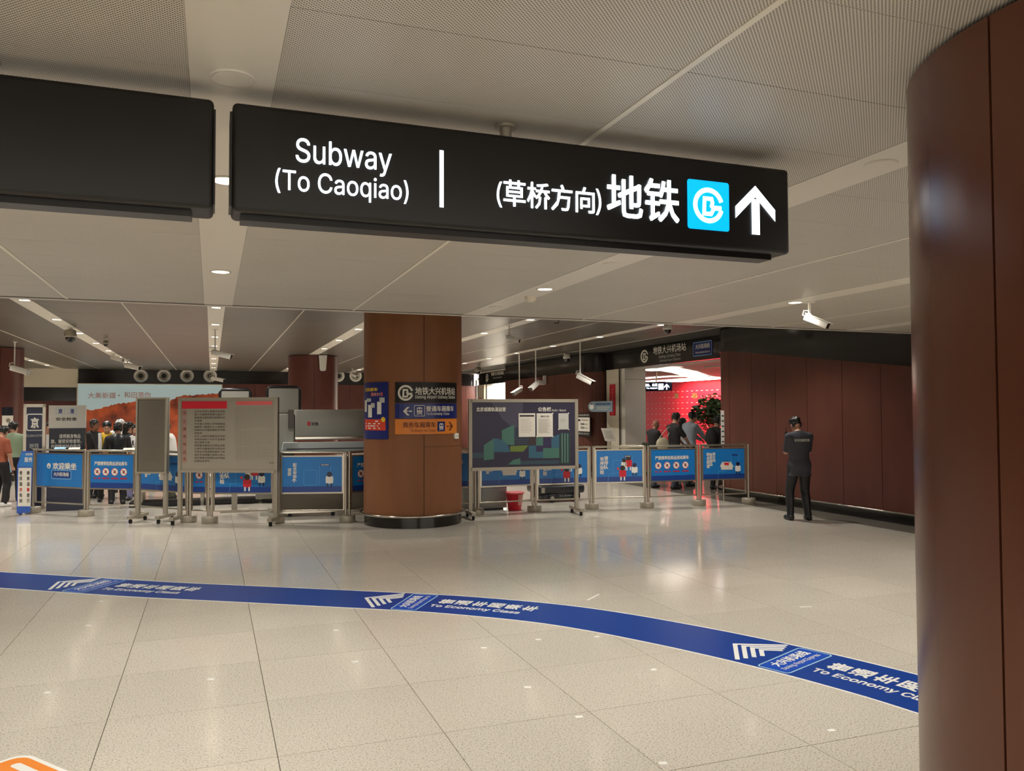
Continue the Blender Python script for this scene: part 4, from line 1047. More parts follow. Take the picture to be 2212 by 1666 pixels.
m=MB(); m.prism([(A1,C1),(2.0,C1),(2.0,D1),(A1+.03,D1)],-.62,-.3,'conveyor_white'); m.build('conveyor_side',t); MB().box(A1+.08,1.95,-.625,-.615,C1+.05,C1+.07,'scanner_dark').build('groove',t)
MB().box(A1-.0,2.0,-.5,.4,.1,.98,'scanner_base').build('base_cabinet',t); MB().box(A1-.02,2.0,-.53,.4,.06,.1,'steel_bright').build('kick_rail',t)
for x in (A1+.15,.3,1.2,1.95): MB().box(x-.03,x+.03,-.4,-.34,0,.06,'black').build('foot',t)
a2,b2,c2,d2=pl.box(592,846,640,960)
MB().bbox(a2-.3,a-.01,-.3,.5,.3,1.78,'scanner_grey',.02,2).build('end_housing',t); MB().box(a-.12,a-.02,-.31,-.29,c+.2,d,'scanner_dark').build('curtain_slot',t)
# monitors on top
for i,(q,lab) in enumerate((((577,836,648,880),'grey monitor in a black frame, behind the board\'s right end'),((475,842,541,872),'grey monitor in a black frame, above the rules board\'s middle'))):
    pt=Plane((1.0,15.7,0),0,0); a,b,c,d=pt.box(*q); tm=thing('monitor',lab,'monitor',(1.0+(a+b)/2,15.7,0),0,'monitors of the baggage scanner'); wd=(b-a)/2
    MB().box(-wd+.03,wd-.03,-.02,.1,c-.1,d-.03,'scanner_grey').build('screen_back',tm)
    m=MB(); m.tube([(-wd,0,c-.1),(-wd,0,d-.05),(-wd+.05,0,d),(wd-.05,0,d),(wd,0,d-.05),(wd,0,c-.1)],.025,'black_plastic',8); m.build('tube_frame',tm)
    MB().box(-.05,.05,0,.06,0,c-.1,'steel_dull').build('stand',tm); MB().box(-.25,.25,-.2,.25,0,.03,'steel_dull').build('stand_foot',tm)
# roller table behind left barriers
t=thing('roller_table','low pale roller table behind the barriers under the rules board','table',(.15,17.3,0),-.03)
MB().box(-1.5,1.2,-.35,.35,.42,.56,'cream').build('table_top',t); MB().box(-1.5,1.2,-.37,-.35,.30,.34,'steel').build('side_rail',t)
for x in (-1.4,-.3,.8): MB().box(x-.03,x+.03,-.3,.3,0,.42,'steel_dull').build('leg',t)
MB().box(-1.6,1.25,-.3,.3,.01,.09,'black').build('lower_shelf',t)
MB().bbox(.75,1.35,-.45,-.1,.12,.55,'white_panel',.02,2).build('control_box',t)
# grey cabinet right of the column
t=thing('grey_cabinet','plain grey cabinet behind the barrier left of the red bucket','cabinet',(4.95,14.45,0),0); pl=Plane((4.95,14.45,0),0,-.3)
a,b,c,d=pl.box(1020,1048,1095,1108); MB().bbox(-.6,b,-.3,.3,.03,.78,'scanner_grey',.008,1).build('body',t); MB().box(-.62,b+.02,-.32,.32,.78,.81,'steel').build('worktop',t); MB().box(-.55,b-.05,-.25,.25,0,.03,'black').build('plinth',t)
MB().box(-.59,b-.01,-.304,-.3,.40,.405,'scanner_dark').build('door_joint',t)
# red bucket
p=fl(1118,1104); t=thing('red_bucket','red plastic bucket with lid on the floor under the notice board','bucket',(p.x,p.y+.15,0))
MB().lathe([(0,0),(.115,0),(.12,.01),(.155,.30),(.165,.30),(.165,.315)],'red',28).build('bucket_body',t); MB().lathe([(.175,.30),(.18,.315),(.16,.335),(.06,.345),(0,.345)],'red_soft',28).build('lid',t)
m=MB(); vs=[];fs=[]
for k in range(9):
    an=rad(-85+70*k/8)
    for z in (.10,.29): R=.12+.035*(z/.3)+.003; vs.append((R*cos(an),R*sin(an),z))
for k in range(8): fs.append((2*k,2*k+2,2*k+3,2*k+1))
m.add(vs,fs,'pink'); m.build('pale_label',t)
MB().tube([(-.16,.02,.30),(-.19,.0,.22),(-.17,-.06,.16)],.006,'steel',6).build('handle',t)
# cleaning robot / scrubber base
t=thing('floor_scrubber','black wheeled machine base with tapered grey tub behind the notice board','machine',(6.55,15.15,0),0)
mat('tub_grey',(96,94,90),.35)
m=MB(); m.bbox(-.5,.5,-.35,.35,.17,.34,'black_plastic',.05,3); m.build('chassis',t); MB().bbox(-.42,.42,-.32,.32,.05,.19,'black_plastic',.04,2).build('skirt',t)
for x in (-.22,.30):
    m=MB(); m.T=Matrix.Translation((x,-.34,.09)); m.lathe([(0,.02),(.05,.02),(.08,.015),(.085,0)],'rubber',20,axis='y'); m.lathe([(0,.025),(.035,.024),(.04,.02)],'steel_dull',16,axis='y'); m.build('wheel',t)
m=MB(); m.prism([(-.28,.36),(.28,.36),(.42,.66),(-.42,.66)],-.25,.25,'tub_grey'); m.build('tub',t)
MB().box(-.45,-.38,-.36,-.33,.2,.3,'steel').build('reflector',t); m=MB(); text(m,'CLEAN',-.05,.22,.115,.14,-.325,'paper_grey',.0); m.build('lettering',t)
MB().ell((-.34,0,.34),(.05,.05,.03),'black').build('sensor',t)
# signs on the middle wall
pl=Plane((10.6,24,0),-pi/2,-.02)
a,b,c,d=pl.box(1271,867,1323,890)
mat('plate_grey',(126,146,158),.4)
t=thing('rounded_plate','grey blue plate with rounded left end fixed on the brown wall','sign',(10.6,24,0),-pi/2)
r=(d-c)/2; P=[(b,c),(b,d)]+[(a+r*2-r*2*sin(rad(k)) ,(c+d)/2+r*cos(rad(k))) for k in range(0,181,15)]
MB().prism(P,-.03,-.004,'plate_grey').build('plate',t); m=MB(); m.disc((a+r*1.6,(c+d)/2),r*.9,-.032,'white',14,r*.55); m.disc((a+r*1.6,(c+d)/2+r*.5),r*.4,-.033,'text_dark',10,r*.15)
ptext(m,pl,'首都机场航站楼',1287,871,1319,875,-.032,'blue_deep',.02); prect(m,pl,1290,879,1318,880.5,-.032,'paper_grey'); prect(m,pl,1290,883,1314,884.5,-.032,'paper_grey'); m.build('print',t)
t=thing('timetable_poster','black and white notice sheet fixed on the brown wall right of the notice board','sign',(10.6,24,0),-pi/2)
a,b,c,d=pl.box(1246,893,1275,943); MB().box(a,b,-.022,-.004,c,d,'black').build('backing',t)
m=MB(); prect(m,pl,1246.5,902,1274,932,-.024,'paper'); ptext(m,pl,'站内运营时刻',1250,895,1272,899,-.024,'text_white',0); prect(m,pl,1248,906,1254,910,-.026,'navy'); 
for y_ in (907,916,924): prect(m,pl,1257,y_,1270,y_+1.5,-.026,'text_dim')
ptext(m,pl,'06:00',1255,914,1262,918,-.027,'text_dark',.02); ptext(m,pl,'22:30',1255,922,1262,926,-.027,'text_dark',.02); ptext(m,pl,'服务热线',1250,935,1272,939,-.024,'paper_grey',0); m.build('print',t)
p=(10.1,20.7); t=thing('sheet_stand','tilted white info sheet on a thin stand in front of the brown wall','sign',(p[0],p[1],0),-.35); pl=Plane((p[0],p[1],0),-.35,0)
v=pl.lp; Q=[v(1307,953),v(1331,954),v(1323,926),v(1298,925)]
m=MB(); m.prism(Q[::-1],-.012,.0,'paper'); m.build('sheet',t); m=MB()
for i in range(6):
    f_=.2+i*.11; L_=Vector(Q[3]).lerp(Vector(Q[0]),f_); R_=Vector(Q[2]).lerp(Vector(Q[1]),f_); m.stroke([L_.lerp(R_,.15),L_.lerp(R_,.85)],.01,-.0135,'text_dim')
m.build('print',t); MB().cyl((Vector(Q[0]).lerp(Vector(Q[1]),.5).x,.02),.012,.02,Q[0][1]+.1,'steel',10).build('pole',t); MB().cyl((Vector(Q[0]).lerp(Vector(Q[1]),.5).x,.02),.15,0,.02,'steel_dull',20).build('base_plate',t)
# ================================================================ MURAL
ym=YB-.35; pl=Plane((0,ym,0),0,-.03); a,b,_,d=pl.box(168,831,478,900)
m1=mat('mural_trees',(204,96,48),.6,emit=.05,ecol=(190,80,44)); noisy(m1,(64,30,26),2.2,8,.35,.7,'World'); mat('mural_sky',(176,200,204),.5,emit=.12)  # weak emission added to the print to lift it in the dim far area
t=thing('landscape_mural','wide backlit landscape mural of orange autumn trees under pale sky','mural',(0,ym,0))
MB().box(a,b,-.02,.1,.2,d,'mural_sky').build('sky_panel',t)
m=MB(); pts=[]; random.seed(5); n=90
def ty(px):
    K=[(168,889),(183,886),(200,886),(215,884),(240,876),(262,872),(290,868),(330,868),(368,866),(383,858),(400,855),(478,850)]
    for i in range(len(K)-1):
        if K[i][0]<=px<=K[i+1][0]: return K[i][1]+(K[i+1][1]-K[i][1])*(px-K[i][0])/(K[i+1][0]-K[i][0])
    return 850
for i in range(n+1):
    px=168+(478-168)*i/n; q=pl.lp(px,ty(px)+random.uniform(-1.8,1.2)); pts.append((min(max(q[0],a+.01),b-.01),q[1]))
pts2=[(a+.01,.22)]+pts+[(b-.01,.22)]
vs=[];fs=[]
for p in pts: vs+=[(p[0],-.03,.22),(p[0],-.03,p[1])]
for i in range(n): fs.append((2*i,2*i+2,2*i+3,2*i+1))
m.add(vs,fs,'mural_trees'); m.build('tree_print',t)
mat('mural_title',(196,122,98),.5)
m=MB(); ptext(m,pl,'大美新疆',190,848,250,861,-.03,'mural_title',0); m.build('title_words',t); m=MB(); ptext(m,pl,'·',255,853,259,856,-.03,'mural_title',0); m.build('title_dot',t); m=MB(); ptext(m,pl,'和田等你',268,847,326,860,-.03,'mural_title',0); m.build('title',t)
m=MB(); m.box(a-.04,a,-.04,.12,.2,d+.03,'cream'); m.box(b,b+.04,-.04,.12,.2,d+.03,'cream'); m.box(a,b,-.04,.12,d,d+.03,'cream'); m.build('frame',t)
MB().box(a,b,-.02,.3,0,.2,'black').build('base',t)
# sheets on the left column
t=thing('column_notice','dark and white notice sheets on the left edge column','sign',(-5.62,25.35,0)); cl=Cyl((-5.62,25.35),.8)
m=MB()
for q,mn in (((4,880,28,897),'navy_dark'),((4,898,28,920),'paper')):
    a,b,c,d=cl.box(*q); m.rect(a,c,b,d,-.008,mn,6); 
m.build('sheets',t,cl.mapf); m=MB(); a,b,c,d=cl.box(10,903,24,914); m.disc(((a+b)/2,(c+d)/2),(b-a)*.35,-.011,'text_dim',10); m.build('print',t,cl.mapf)
# ================================================================ FLOOR RIBBON AND DECALS
CL=[(-6.2,13.1),(-4.6,12.0),(-3.3,11.05),(-2.2,10.28),(-1.25,9.6),(-.5,9.07),(.35,8.53),(1.26,7.95),(1.95,7.5),(2.45,7.1),(2.86,6.71),(3.2,6.27),(3.52,5.74),(3.75,5.3),(3.95,4.86),(4.12,4.4),(4.24,4.0),(4.36,3.4),(4.42,2.7),(4.42,2.0),(4.40,1.0),(4.38,-1)]
def cr(P,n=6):
    out=[]
    for i in range(len(P)-1):
        p0=Vector(P[max(i-1,0)]);p1=Vector(P[i]);p2=Vector(P[i+1]);p3=Vector(P[min(i+2,len(P)-1)])
        for k in range(n):
            t=k/n; out.append(.5*((2*p1)+(p2-p0)*t+(2*p0-5*p1+4*p2-p3)*t*t+(3*p1-p0-3*p2+p3)*t**3))
    out.append(Vector(P[-1])); return out
RP=cr(CL); RS=[0]
for i in range(1,len(RP)): RS.append(RS[-1]+(RP[i]-RP[i-1]).length)
def rib(u,v_,z):
    import bisect
    i=min(max(bisect.bisect_right(RS,u)-1,0),len(RP)-2); f_=(u-RS[i])/(RS[i+1]-RS[i]); p=RP[i].lerp(RP[i+1],f_)
    a_=(RP[min(i+1,len(RP)-1)]-RP[max(i-1,0)]).normalized(); b_=(RP[min(i+2,len(RP)-1)]-RP[i]).normalized(); d=a_.lerp(b_,f_).normalized()
    n=Vector((-d.y,d.x)); return (p.x+n.x*v_,p.y+n.y*v_,z)
def upos(px,py):
    q=fl(px,py); best=min(range(len(RP)),key=lambda i:(RP[i]-Vector((q.x,q.y))).length); return RS[best]
t=thing('floor_ribbon','long curved blue floor ribbon with white edges, chevrons and lettering','floor marking',(0,0,0))
def band(v0,v1,z,mn,name):
    m=MB(); vs=[];fs=[]
    for s_ in RS:
        vs+=[rib(s_,v0,z),rib(s_,v1,z),rib(s_,v0,0.0003),rib(s_,v1,0.0003)]
    for i in range(len(RS)-1):
        a=4*i;b=a+4; fs+=[(a,b,b+1,a+1),(a,a+2,b+2,b),(a+1,b+1,b+3,a+3)]
    m.add(vs,fs,mn); return m.build(name,t)
HWR=.335
band(-HWR,HWR,.0015,'ribbon_blue','blue_film'); band(HWR,HWR+.02,.0016,'ribbon_white','white_edge'); band(-HWR-.02,-HWR,.0016,'ribbon_white','white_edge')
RM=lambda v:rib(v[0],v[2],.0018-v[1])
for gi,(tip,bad,txt_) in enumerate((((98,1268),(140,1275),(228,1270)),((787,1297),(828,1317),(935,1306)),((1567,1395),(1592,1428),(1738,1436)))):
    u0_=upos(*tip); m=MB(); hv=.27
    for k in range(4):
        uu=u0_+k*.072
        q_=1-.2*k; m.stroke([(uu+.30*q_,.06+.25*q_),(uu+.0,.06),(uu+.21*q_,.06-.34*q_)],.034,0,'ribbon_white')
    ub=u0_+.36
    BW=.25
    m.stroke(rrect(ub+.03,-.31,ub+.03+BW,.31,.03),.012,-.0002,'light_blue',True)
    m.flat(rrect(ub+.045,-.295,ub+.015+BW,.295,.02),.0,'ribbon_badge')
    # text runs across the ribbon: glyph x -> v, glyph y -> -u
    def across(s,us,ue,v0,v1,bold,y=-.0004):
        vv,ff,a,b,c,d=glyphs(s,bold)
        for k,(dx,dz) in enumerate(((-1,-1),(1,-1),(1,1),(-1,1))):
            P=[(ue-((p[1]-c)/(d-c)+dz*bold)*(ue-us),v0+((p[0]-a)/(b-a)+dx*bold/max(1,len(s)))*(v1-v0)) for p in vv]
            m.add([(p[0],y-.0002*k,p[1]) for p in P],ff,'ribbon_white')
    across('大兴机场线',ub+.065,ub+.155,-.22,.24,.03); across('Daxing Airport Express',ub+.18,ub+.235,-.25,.25,.015)
    us=ub+BW+.13
    for i,ch in enumerate('普通车厢乘车'): across(ch,us+i*.165,us+i*.165+.135,-.0,.17,.03)
    LAY=.0002; text(m,'To Economy Class',us-.03,us+.86,-.16,-.055,-.0002,'ribbon_white',.02); LAY=.0005
    m.build('white_markings',t,RM,label='white chevrons and lettering')
# orange decal
p0_=fl(48,1634); e1=(fl(150,1678)-p0_).normalized(); e2=Vector((-e1.y,e1.x,0)); 
if e2.y>0: e2=-e2
t=thing('floor_decal','orange rounded floor decal with white border in the bottom left corner','floor marking',(p0_.x,p0_.y,0))
def dmap(v): q=e1*v[0]+e2*v[2]; return (q.x,q.y,.0012-v[1])
MB().flat(rrect(-.03,-.03,1.4,.5,.09),.0,'ribbon_white').build('border',t,dmap); MB().flat(rrect(-.005,-.005,1.375,.475,.07),-.0004,'orange').build('orange_film',t,dmap); MB().flat(rrect(.07,.05,1.2,.10,.02),-.0008,'ribbon_white').build('white_bar',t,dmap)
# tape marks
TAPE=['uppermost on the left, just below the blue ribbon','below the left end of the ribbon, second from the top','lowest on the left, above the orange decal','alone left of the long tile joint, mid floor','right of centre, below the middle ribbon lettering','touching the near edge of the curving ribbon','left of centre, second below the middle chevrons','first one below the ribbon at the middle left','lower centre, beyond the crossing of two joints','right part, below the ribbon\'s bend','lower right of centre','bottom edge of the photo, right of centre','faint one between centre and ribbon bend','under the rightmost ribbon lettering near the column']
st0=None
for ti,(px,py) in enumerate(((219,1300),(191,1352),(103,1497),(455,1468),(1045,1400),(1289,1376),(767,1430),(726,1362),(1140,1485),(1412,1447),(1251,1549),(1432,1649),(1163,1382),(1796,1578))):
    p=fl(px,py)
    if st0 is None:
        st0=MB().box(-.022,.022,-.016,.016,.0002,.0012,'ribbon_white').build('tape_square'); tag(st0,'tiny white tape square stuck on the granite floor near the blue ribbon','tape mark','white tape squares on the floor'); o=st0
    else: o=st0.copy(); COL.objects.link(o)
    o.location=(p.x,p.y,0); o.rotation_euler=(0,0,random.uniform(-.5,.1)); o['label']='tiny white tape square, '+TAPE[ti]
for (q0,q1,lab) in (((1269,1297),(1294,1284),'thin pale tape line on the floor beyond the blue ribbon'),((1728,1312),(1755,1311),'thin pale scuff line on the floor below the guard')):
    a=fl(*q0);b=fl(*q1); m=MB(); m.stroke([(a.x,a.y),(b.x,b.y)],.02,0,'ribbon_white'); m.v=[(v[0],v[2],.001) for v in m.v]; o=m.build('tape_line'); tag(o,lab,'tape mark')
a=fl(1780,1131);b=fl(1799,1136);c=fl(1818,1134); m=MB(); m.stroke([(a.x,a.y),(b.x,b.y),(c.x,c.y)],.025,0,'text_brown'); m.v=[(v[0],v[2],.001) for v in m.v]; tag(m.build('corner_mark'),'brown bent tape corner on the floor right of the guard','tape mark')
# ================================================================ PEOPLE
def snet(Fd,org,h):
    n=Fd.shape; cs=(n[0]-1,n[1]-1,n[2]-1); tot=cs[0]*cs[1]*cs[2]
    acc={}
    P=[];C=[];quads=[]
    S=Fd<0
    sc=np.zeros((tot,3)); cn=np.zeros(tot)
    for ax in range(3):
        sl0=[slice(None)]*3; sl1=[slice(None)]*3; sl0[ax]=slice(0,-1); sl1[ax]=slice(1,None)
        a=Fd[tuple(sl0)]; b=Fd[tuple(sl1)]; cr_=S[tuple(sl0)]!=S[tuple(sl1)]
        idx=np.argwhere(cr_); 
        if len(idx)==0: continue
        av=a[cr_]; bv=b[cr_]; t=av/(av-bv); pos=idx.astype(float); pos[:,ax]+=t
        o1,o2=[k for k in range(3) if k!=ax]
        cells=[]
        ok=np.ones(len(idx),bool)
        for d1,d2 in ((0,0),(1,0),(1,1),(0,1)):
            c=idx.copy(); c[:,o1]-=d1; c[:,o2]-=d2
            v=(c[:,o1]>=0)&(c[:,o2]>=0)&(c[:,o1]<cs[o1])&(c[:,o2]<cs[o2]); ok&=v
            ci=(c[:,0]*cs[1]+c[:,1])*cs[2]+c[:,2]; ci[~v]=0
            np.add.at(sc,ci[v],pos[v]); np.add.at(cn,ci[v],1); cells.append(ci)
        Q=np.stack(cells,1)[ok]; ins=(av<0)[ok]
        flip=ins if ax!=1 else ~ins
        Q[~flip]=Q[~flip][:,::-1]
        quads.append(Q)
    Q=np.concatenate(quads); used=np.unique(Q); remap=np.zeros(tot,int); remap[used]=np.arange(len(used))
    V=sc[used]/cn[used][:,None]*h+org
    return V,remap[Q]
class Field:
    def __init__(s,lo,hi,h):
        s.h=h; s.lo=np.array(lo); s.n=[int(math.ceil((hi[k]-lo[k])/h))+1 for k in range(3)]
        s.ax=[s.lo[k]+np.arange(s.n[k])*h for k in range(3)]; s.F=np.full(s.n,1.0,dtype=np.float32)
    def sub(s,lo,hi):
        sl=[];g=[]
        for k in range(3):
            a=max(0,int((lo[k]-s.lo[k])/s.h)-1); b=min(s.n[k],int((hi[k]-s.lo[k])/s.h)+3)
            if b<=a: return None,None
            sl.append(slice(a,b)); g.append(s.ax[k][a:b])
        return tuple(sl),np.meshgrid(*g,indexing='ij')
    def put(s,sl,d,k):
        A=s.F[sl]
        if k>0:
            hh=np.maximum(k-np.abs(A-d),0)/k; s.F[sl]=np.minimum(A,d)-hh*hh*k*.25
        else: s.F[sl]=np.minimum(A,d)
    def cap(s,a,b,ra,rb,k=.02,flat=None):
        a=np.array(a,float);b=np.array(b,float); R=max(ra,rb)+k+2*s.h
        sl,G=s.sub(np.minimum(a,b)-R,np.maximum(a,b)+R)
        if sl is None: return
        ba=b-a; L=max(ba@ba,1e-9); px,py,pz=G[0]-a[0],G[1]-a[1],G[2]-a[2]
        t=np.clip((px*ba[0]+py*ba[1]+pz*ba[2])/L,0,1)
        dx,dy,dz=px-t*ba[0],py-t*ba[1],pz-t*ba[2]
        if flat: dy=dy*flat
        s.put(sl,(np.sqrt(dx*dx+dy*dy+dz*dz)-(ra+(rb-ra)*t)).astype(np.float32),k)
    def ell(s,c,r,k=.02,rot=None):
        c=np.array(c);R=max(r)+k+2*s.h; sl,G=s.sub(c-R,c+R)
        if sl is None: return
        P=[G[i]-c[i] for i in range(3)]
        if rot is not None: P=[P[0]*rot[0][i]+P[1]*rot[1][i]+P[2]*rot[2][i] for i in range(3)]
        q=np.sqrt((P[0]/r[0])**2+(P[1]/r[1])**2+(P[2]/r[2])**2); d=(q-1)*min(r)
        s.put(sl,d.astype(np.float32),k)
    def plane(s,p,n):
        n=np.array(n,float); n/=np.linalg.norm(n)
        D=(s.ax[0][:,None,None]-p[0])*n[0]+(s.ax[1][None,:,None]-p[1])*n[1]+(s.ax[2][None,None,:]-p[2])*n[2]
        s.F=np.maximum(s.F,D.astype(np.float32))
    def mesh(s,name,mn,parent,label=None):
        F_=s.F.copy(); F_[0]=1;F_[-1]=1;F_[:,0]=1;F_[:,-1]=1;F_[:,:,0]=1;F_[:,:,-1]=1
        V,Q=snet(F_,s.lo,s.h); me=bpy.data.meshes.new(name); me.from_pydata(V.tolist(),[],Q.tolist()); me.materials.append(MATS[mn])
        me.polygons.foreach_set('use_smooth',[True]*len(Q)); me.update()
        o=bpy.data.objects.new(name,me); COL.objects.link(o); o.parent=parent
        if label: o['label']=label
        return o
def ik(a,b,l1,l2,pole):
    a=np.array(a,float);b=np.array(b,float); d=b-a; D=np.linalg.norm(d)
    if D>l1+l2-.005: b=a+d*(l1+l2-.005)/D; d=b-a; D=np.linalg.norm(d)
    u=d/D; x=(l1*l1-l2*l2+D*D)/(2*D); hh=math.sqrt(max(l1*l1-x*x,0)); p=np.array(pole,float); p=p-u*(p@u); p/=np.linalg.norm(p)
    return a+u*x+p*hh,b
def person(label,loc,head,H=1.72,res=.013,hl=(.25,-.06,.80),hr=(-.25,-.06,.80),pl_=(.6,.8,0),pr_=(-.6,.8,0),bow=0.,turn=0.,fL=(.11,0),fR=(-.11,0),shirt='black',sleeve='short',pants='black',shoes='black',hair='hair_black',skin='skin',style='short',build=1.0,hips=0.0,lean=0.0,shorts=False):
    """local: faces -Y, person's left is +X. head = heading in degrees (direction faced, 0 = +X)"""
    t=thing('person',label,'person',loc,rad(head+90)); S=H/1.72; Bd=build
    V=lambda x,y,z:np.array((x*S,y*S,z*S))
    ly=-lean
    hip=V(0,0,.93);waist=V(0,ly*.25,1.08);chest=V(0,ly*.7,1.28);neck=V(0,ly,1.46)
    hc=neck+V(0,-.03-bow*.10,.135-bow*.02)      # head centre
    sh={1:V(.175*Bd,ly*.95+.01,1.405),-1:V(-.175*Bd,ly*.95+.01,1.405)}
    hd={1:V(*hl),-1:V(*hr)}; el={};wr_={}
    for s_,po in ((1,pl_),(-1,pr_)):
        el[s_],wr_[s_]=ik(sh[s_],hd[s_],.285*S,.25*S,po)
    ft={1:V(fL[0],fL[1],.08),-1:V(fR[0],fR[1],.08)}
    hj={1:V(.09,0,.90),-1:V(-.09,0,.90)}; kn={}
    for s_ in (1,-1): kn[s_],ft[s_]=ik(hj[s_],ft[s_],.43*S,.41*S,(s_*.1,-1,0))
    allp=np.array([*sh.values(),*el.values(),*wr_.values(),*ft.values(),*kn.values(),hc])
    lo=allp.min(0)-.26*S; hi=allp.max(0)+.26*S; lo[2]=-.02
    a_=rad(turn); ct,st_=cos(a_),sin(a_); bw_=rad(bow*35)
    Rz=Matrix.Rotation(a_,3,'Z')@Matrix.Rotation(bw_,3,'X'); Rn=[[Rz[i][j] for j in range(3)] for i in range(3)]
    def hp(x,y,z): q=Rz@Vector((x*S,y*S,z*S)); return hc+np.array(q)
    def torso(f,i):
        f.ell(chest+V(0,.005,.0),((.165*Bd)*S+i,.105*Bd*S+i,.20*S+i),.05); f.ell(waist,(.14*Bd*S+i,.098*Bd*S+i,.17*S+i),.06)
        f.cap(sh[1]+V(-.05,0,-.03),sh[-1]+V(.05,0,-.03),.05*S+i,.05*S+i,.04)
        for s_ in (1,-1): f.cap(neck+V(s_*.03,.015,-.03),sh[s_]+V(-s_*.01,0,-.01),.04*S+i,.036*S+i,.03)
        f.ell(hip+V(0,.01,0),(.165*Bd*S+i,.115*Bd*S+i,.13*S+i),.05)
        if i>0 and hips<-.1: f.cap(hip+V(-.05,.01,-.05),hip+V(.05,.01,-.05),.13*S,.13*S,.05); f.cap(hip+V(-.06,.01,-.2),hip+V(.06,.01,-.2),.135*S,.135*S,.05)
    def legs(f,i,cal=1.0):
        for s_ in (1,-1):
            f.cap(hj[s_]+V(0,.0,-.02),kn[s_],.088*Bd*S+i,.058*S+i,.03); f.cap(kn[s_],ft[s_],.058*S+i*cal,.04*S+i*cal*1.3,.02)
            f.ell(kn[s_]+(ft[s_]-kn[s_])*.3+V(0,.015,0),(.045*S+i,.05*S+i,.11*S+i),.03)
    def upper(f,s_,i,full):
        f.cap(sh[s_]+V(-s_*.01,0,-.015),el[s_],.050*Bd*S+i,.043*S+i,.03)
        if full: f.cap(el[s_],wr_[s_],.042*S+i,.028*S+i,.015)
    B=Field(lo,hi,res); torso(B,-.004); legs(B,-.002)
    B.cap(neck+V(0,.01,-.04),hc+V(0,.02,-.05),.056*S,.052*S,.03)
    for s_ in (1,-1):
        upper(B,s_,0,True)
        d=wr_[s_]-el[s_]; d/=np.linalg.norm(d); up=np.array((0,0,1.)); side=np.cross(d,up); 
        if np.linalg.norm(side)<.3: side=np.array((0,-1.,0))
        side/=np.linalg.norm(side); nrm=np.cross(side,d)
        pb=wr_[s_]+d*.075*S
        for q in (-.022,0,.022): B.cap(wr_[s_]+side*q*.6*S,pb+side*q*S,.017*S,.016*S,.01)
        for q,Lf in ((-.033,.058),(-.011,.072),(.011,.075),(.033,.066)):
            b0=pb+side*q*S; b1=b0+(d*.8-nrm*.35)*Lf*.55*S; b2=b1+(d*.35-nrm*.75)*Lf*.5*S
            B.cap(b0,b1,.0095*S,.009*S,.004); B.cap(b1,b2,.009*S,.0075*S,.003)
        ths=-s_ if abs(d[2])>.6 else 1
        th0=wr_[s_]+d*.03*S+side*.02*S*ths; th1=th0+(side*ths*.035+d*.03)*S; B.cap(th0,th1,.013*S,.011*S,.008); B.cap(th1,th1+(d*.035-nrm*.01)*S,.0105*S,.009*S,.004)
        toe=ft[s_]+V(s_*.02,-.13,-.045); B.cap(ft[s_]+V(0,.03,-.04),toe,.035*S,.03*S,.02)
    # head
    B.ell(hc+np.array(Rz@Vector((0,.012*S,.03*S))),(.076*S,.094*S,.092*S),.01,Rn); B.ell(hp(0,-.02,-.045),(.058*S,.068*S,.068*S),.03,Rn)
    B.cap(hp(0,-.098,.012),hp(0,-.112,-.018),.008*S,.013*S,.012)
    for s_ in (1,-1): B.ell(hp(s_*.080,.01,-.005),(.010*S,.022*S,.032*S),.006,Rn)
    B.cap(hp(-.018,-.092,-.052),hp(.018,-.092,-.052),.008*S,.008*S,.008)
    B.mesh('body',skin,t)
    e=MB()
    for s_ in (1,-1): q=hp(s_*.032,-.086,.018); e.ell(q,(.012*S,.008*S,.008*S),'black',8,6)
    e.build('eyes',t)
    # trousers
    f=Field(lo,hi,res); 
    f.ell(hip+V(0,.01,.0),(.168*Bd*S+.012,.118*Bd*S+.012,.135*S),.05); legs(f,.014,.9); f.plane(V(0,0,1.03),(0,0,1))
    if shorts: f.plane(V(0,0,.50),(0,0,-1))
    else: f.plane((0,0,.055*S),(0,0,-1))
    f.mesh('trousers',pants,t)
    # shirt
    f=Field(lo,hi,res); torso(f,.014); 
    for s_ in (1,-1):
        if sleeve=='long': upper(f,s_,.014,True)
        else:
            m_=sh[s_]+(el[s_]-sh[s_])*.86; f.cap(sh[s_]+V(-s_*.01,0,-.015),m_,.060*Bd*S,.057*S,.03)
    f.cap(neck+V(0,.01,-.05),neck+V(0,.0,.0),.07*S,.062*S,.03)
    f.plane(V(0,0,.90+hips),(0,0,-1)); f.plane(neck+V(0,0,.02),(0,-.35,1))
    sh_o=f.mesh('shirt',shirt,t)
    # shoes
    f=Field(lo,hi,res*.9)
    for s_ in (1,-1):
        f.cap(ft[s_]+V(0,.035,-.035),ft[s_]+V(s_*.02,-.14,-.042),.046*S,.042*S,.02); f.cap(ft[s_]+V(0,.0,.03),ft[s_]+V(0,.02,-.03),.048*S,.048*S,.02)
    f.plane((0,0,.002),(0,0,-1)); f.plane((0,0,.12*S),(0,0,1)); f.mesh('shoes',shoes,t)
    # hair
    if style!='bald':
        f=Field(hc-.3,hc+np.array((.3,.3,.3)),res*.7); f.ell(hp(0,.02,.045),(.088*S,.102*S,.092*S),.01,Rn)
        rr=random.Random(len(label))
        for k_ in range(16):
            a1=rr.uniform(0,6.28); e1_=rr.uniform(.15,1.3); c_=hp(.080*cos(a1)*cos(e1_),.02+.094*sin(a1)*cos(e1_),.05+.082*sin(e1_)); f.ell(c_,(.026*S,.026*S,.022*S),.012)
        for s_ in (1,-1): f.ell(hp(s_*.07,.035,-.005),(.018*S,.045*S,.045*S),.01,Rn)
        if style=='long': f.cap(hp(0,.06,.0),hp(0,.085,-.22),.075*S,.07*S,.04)
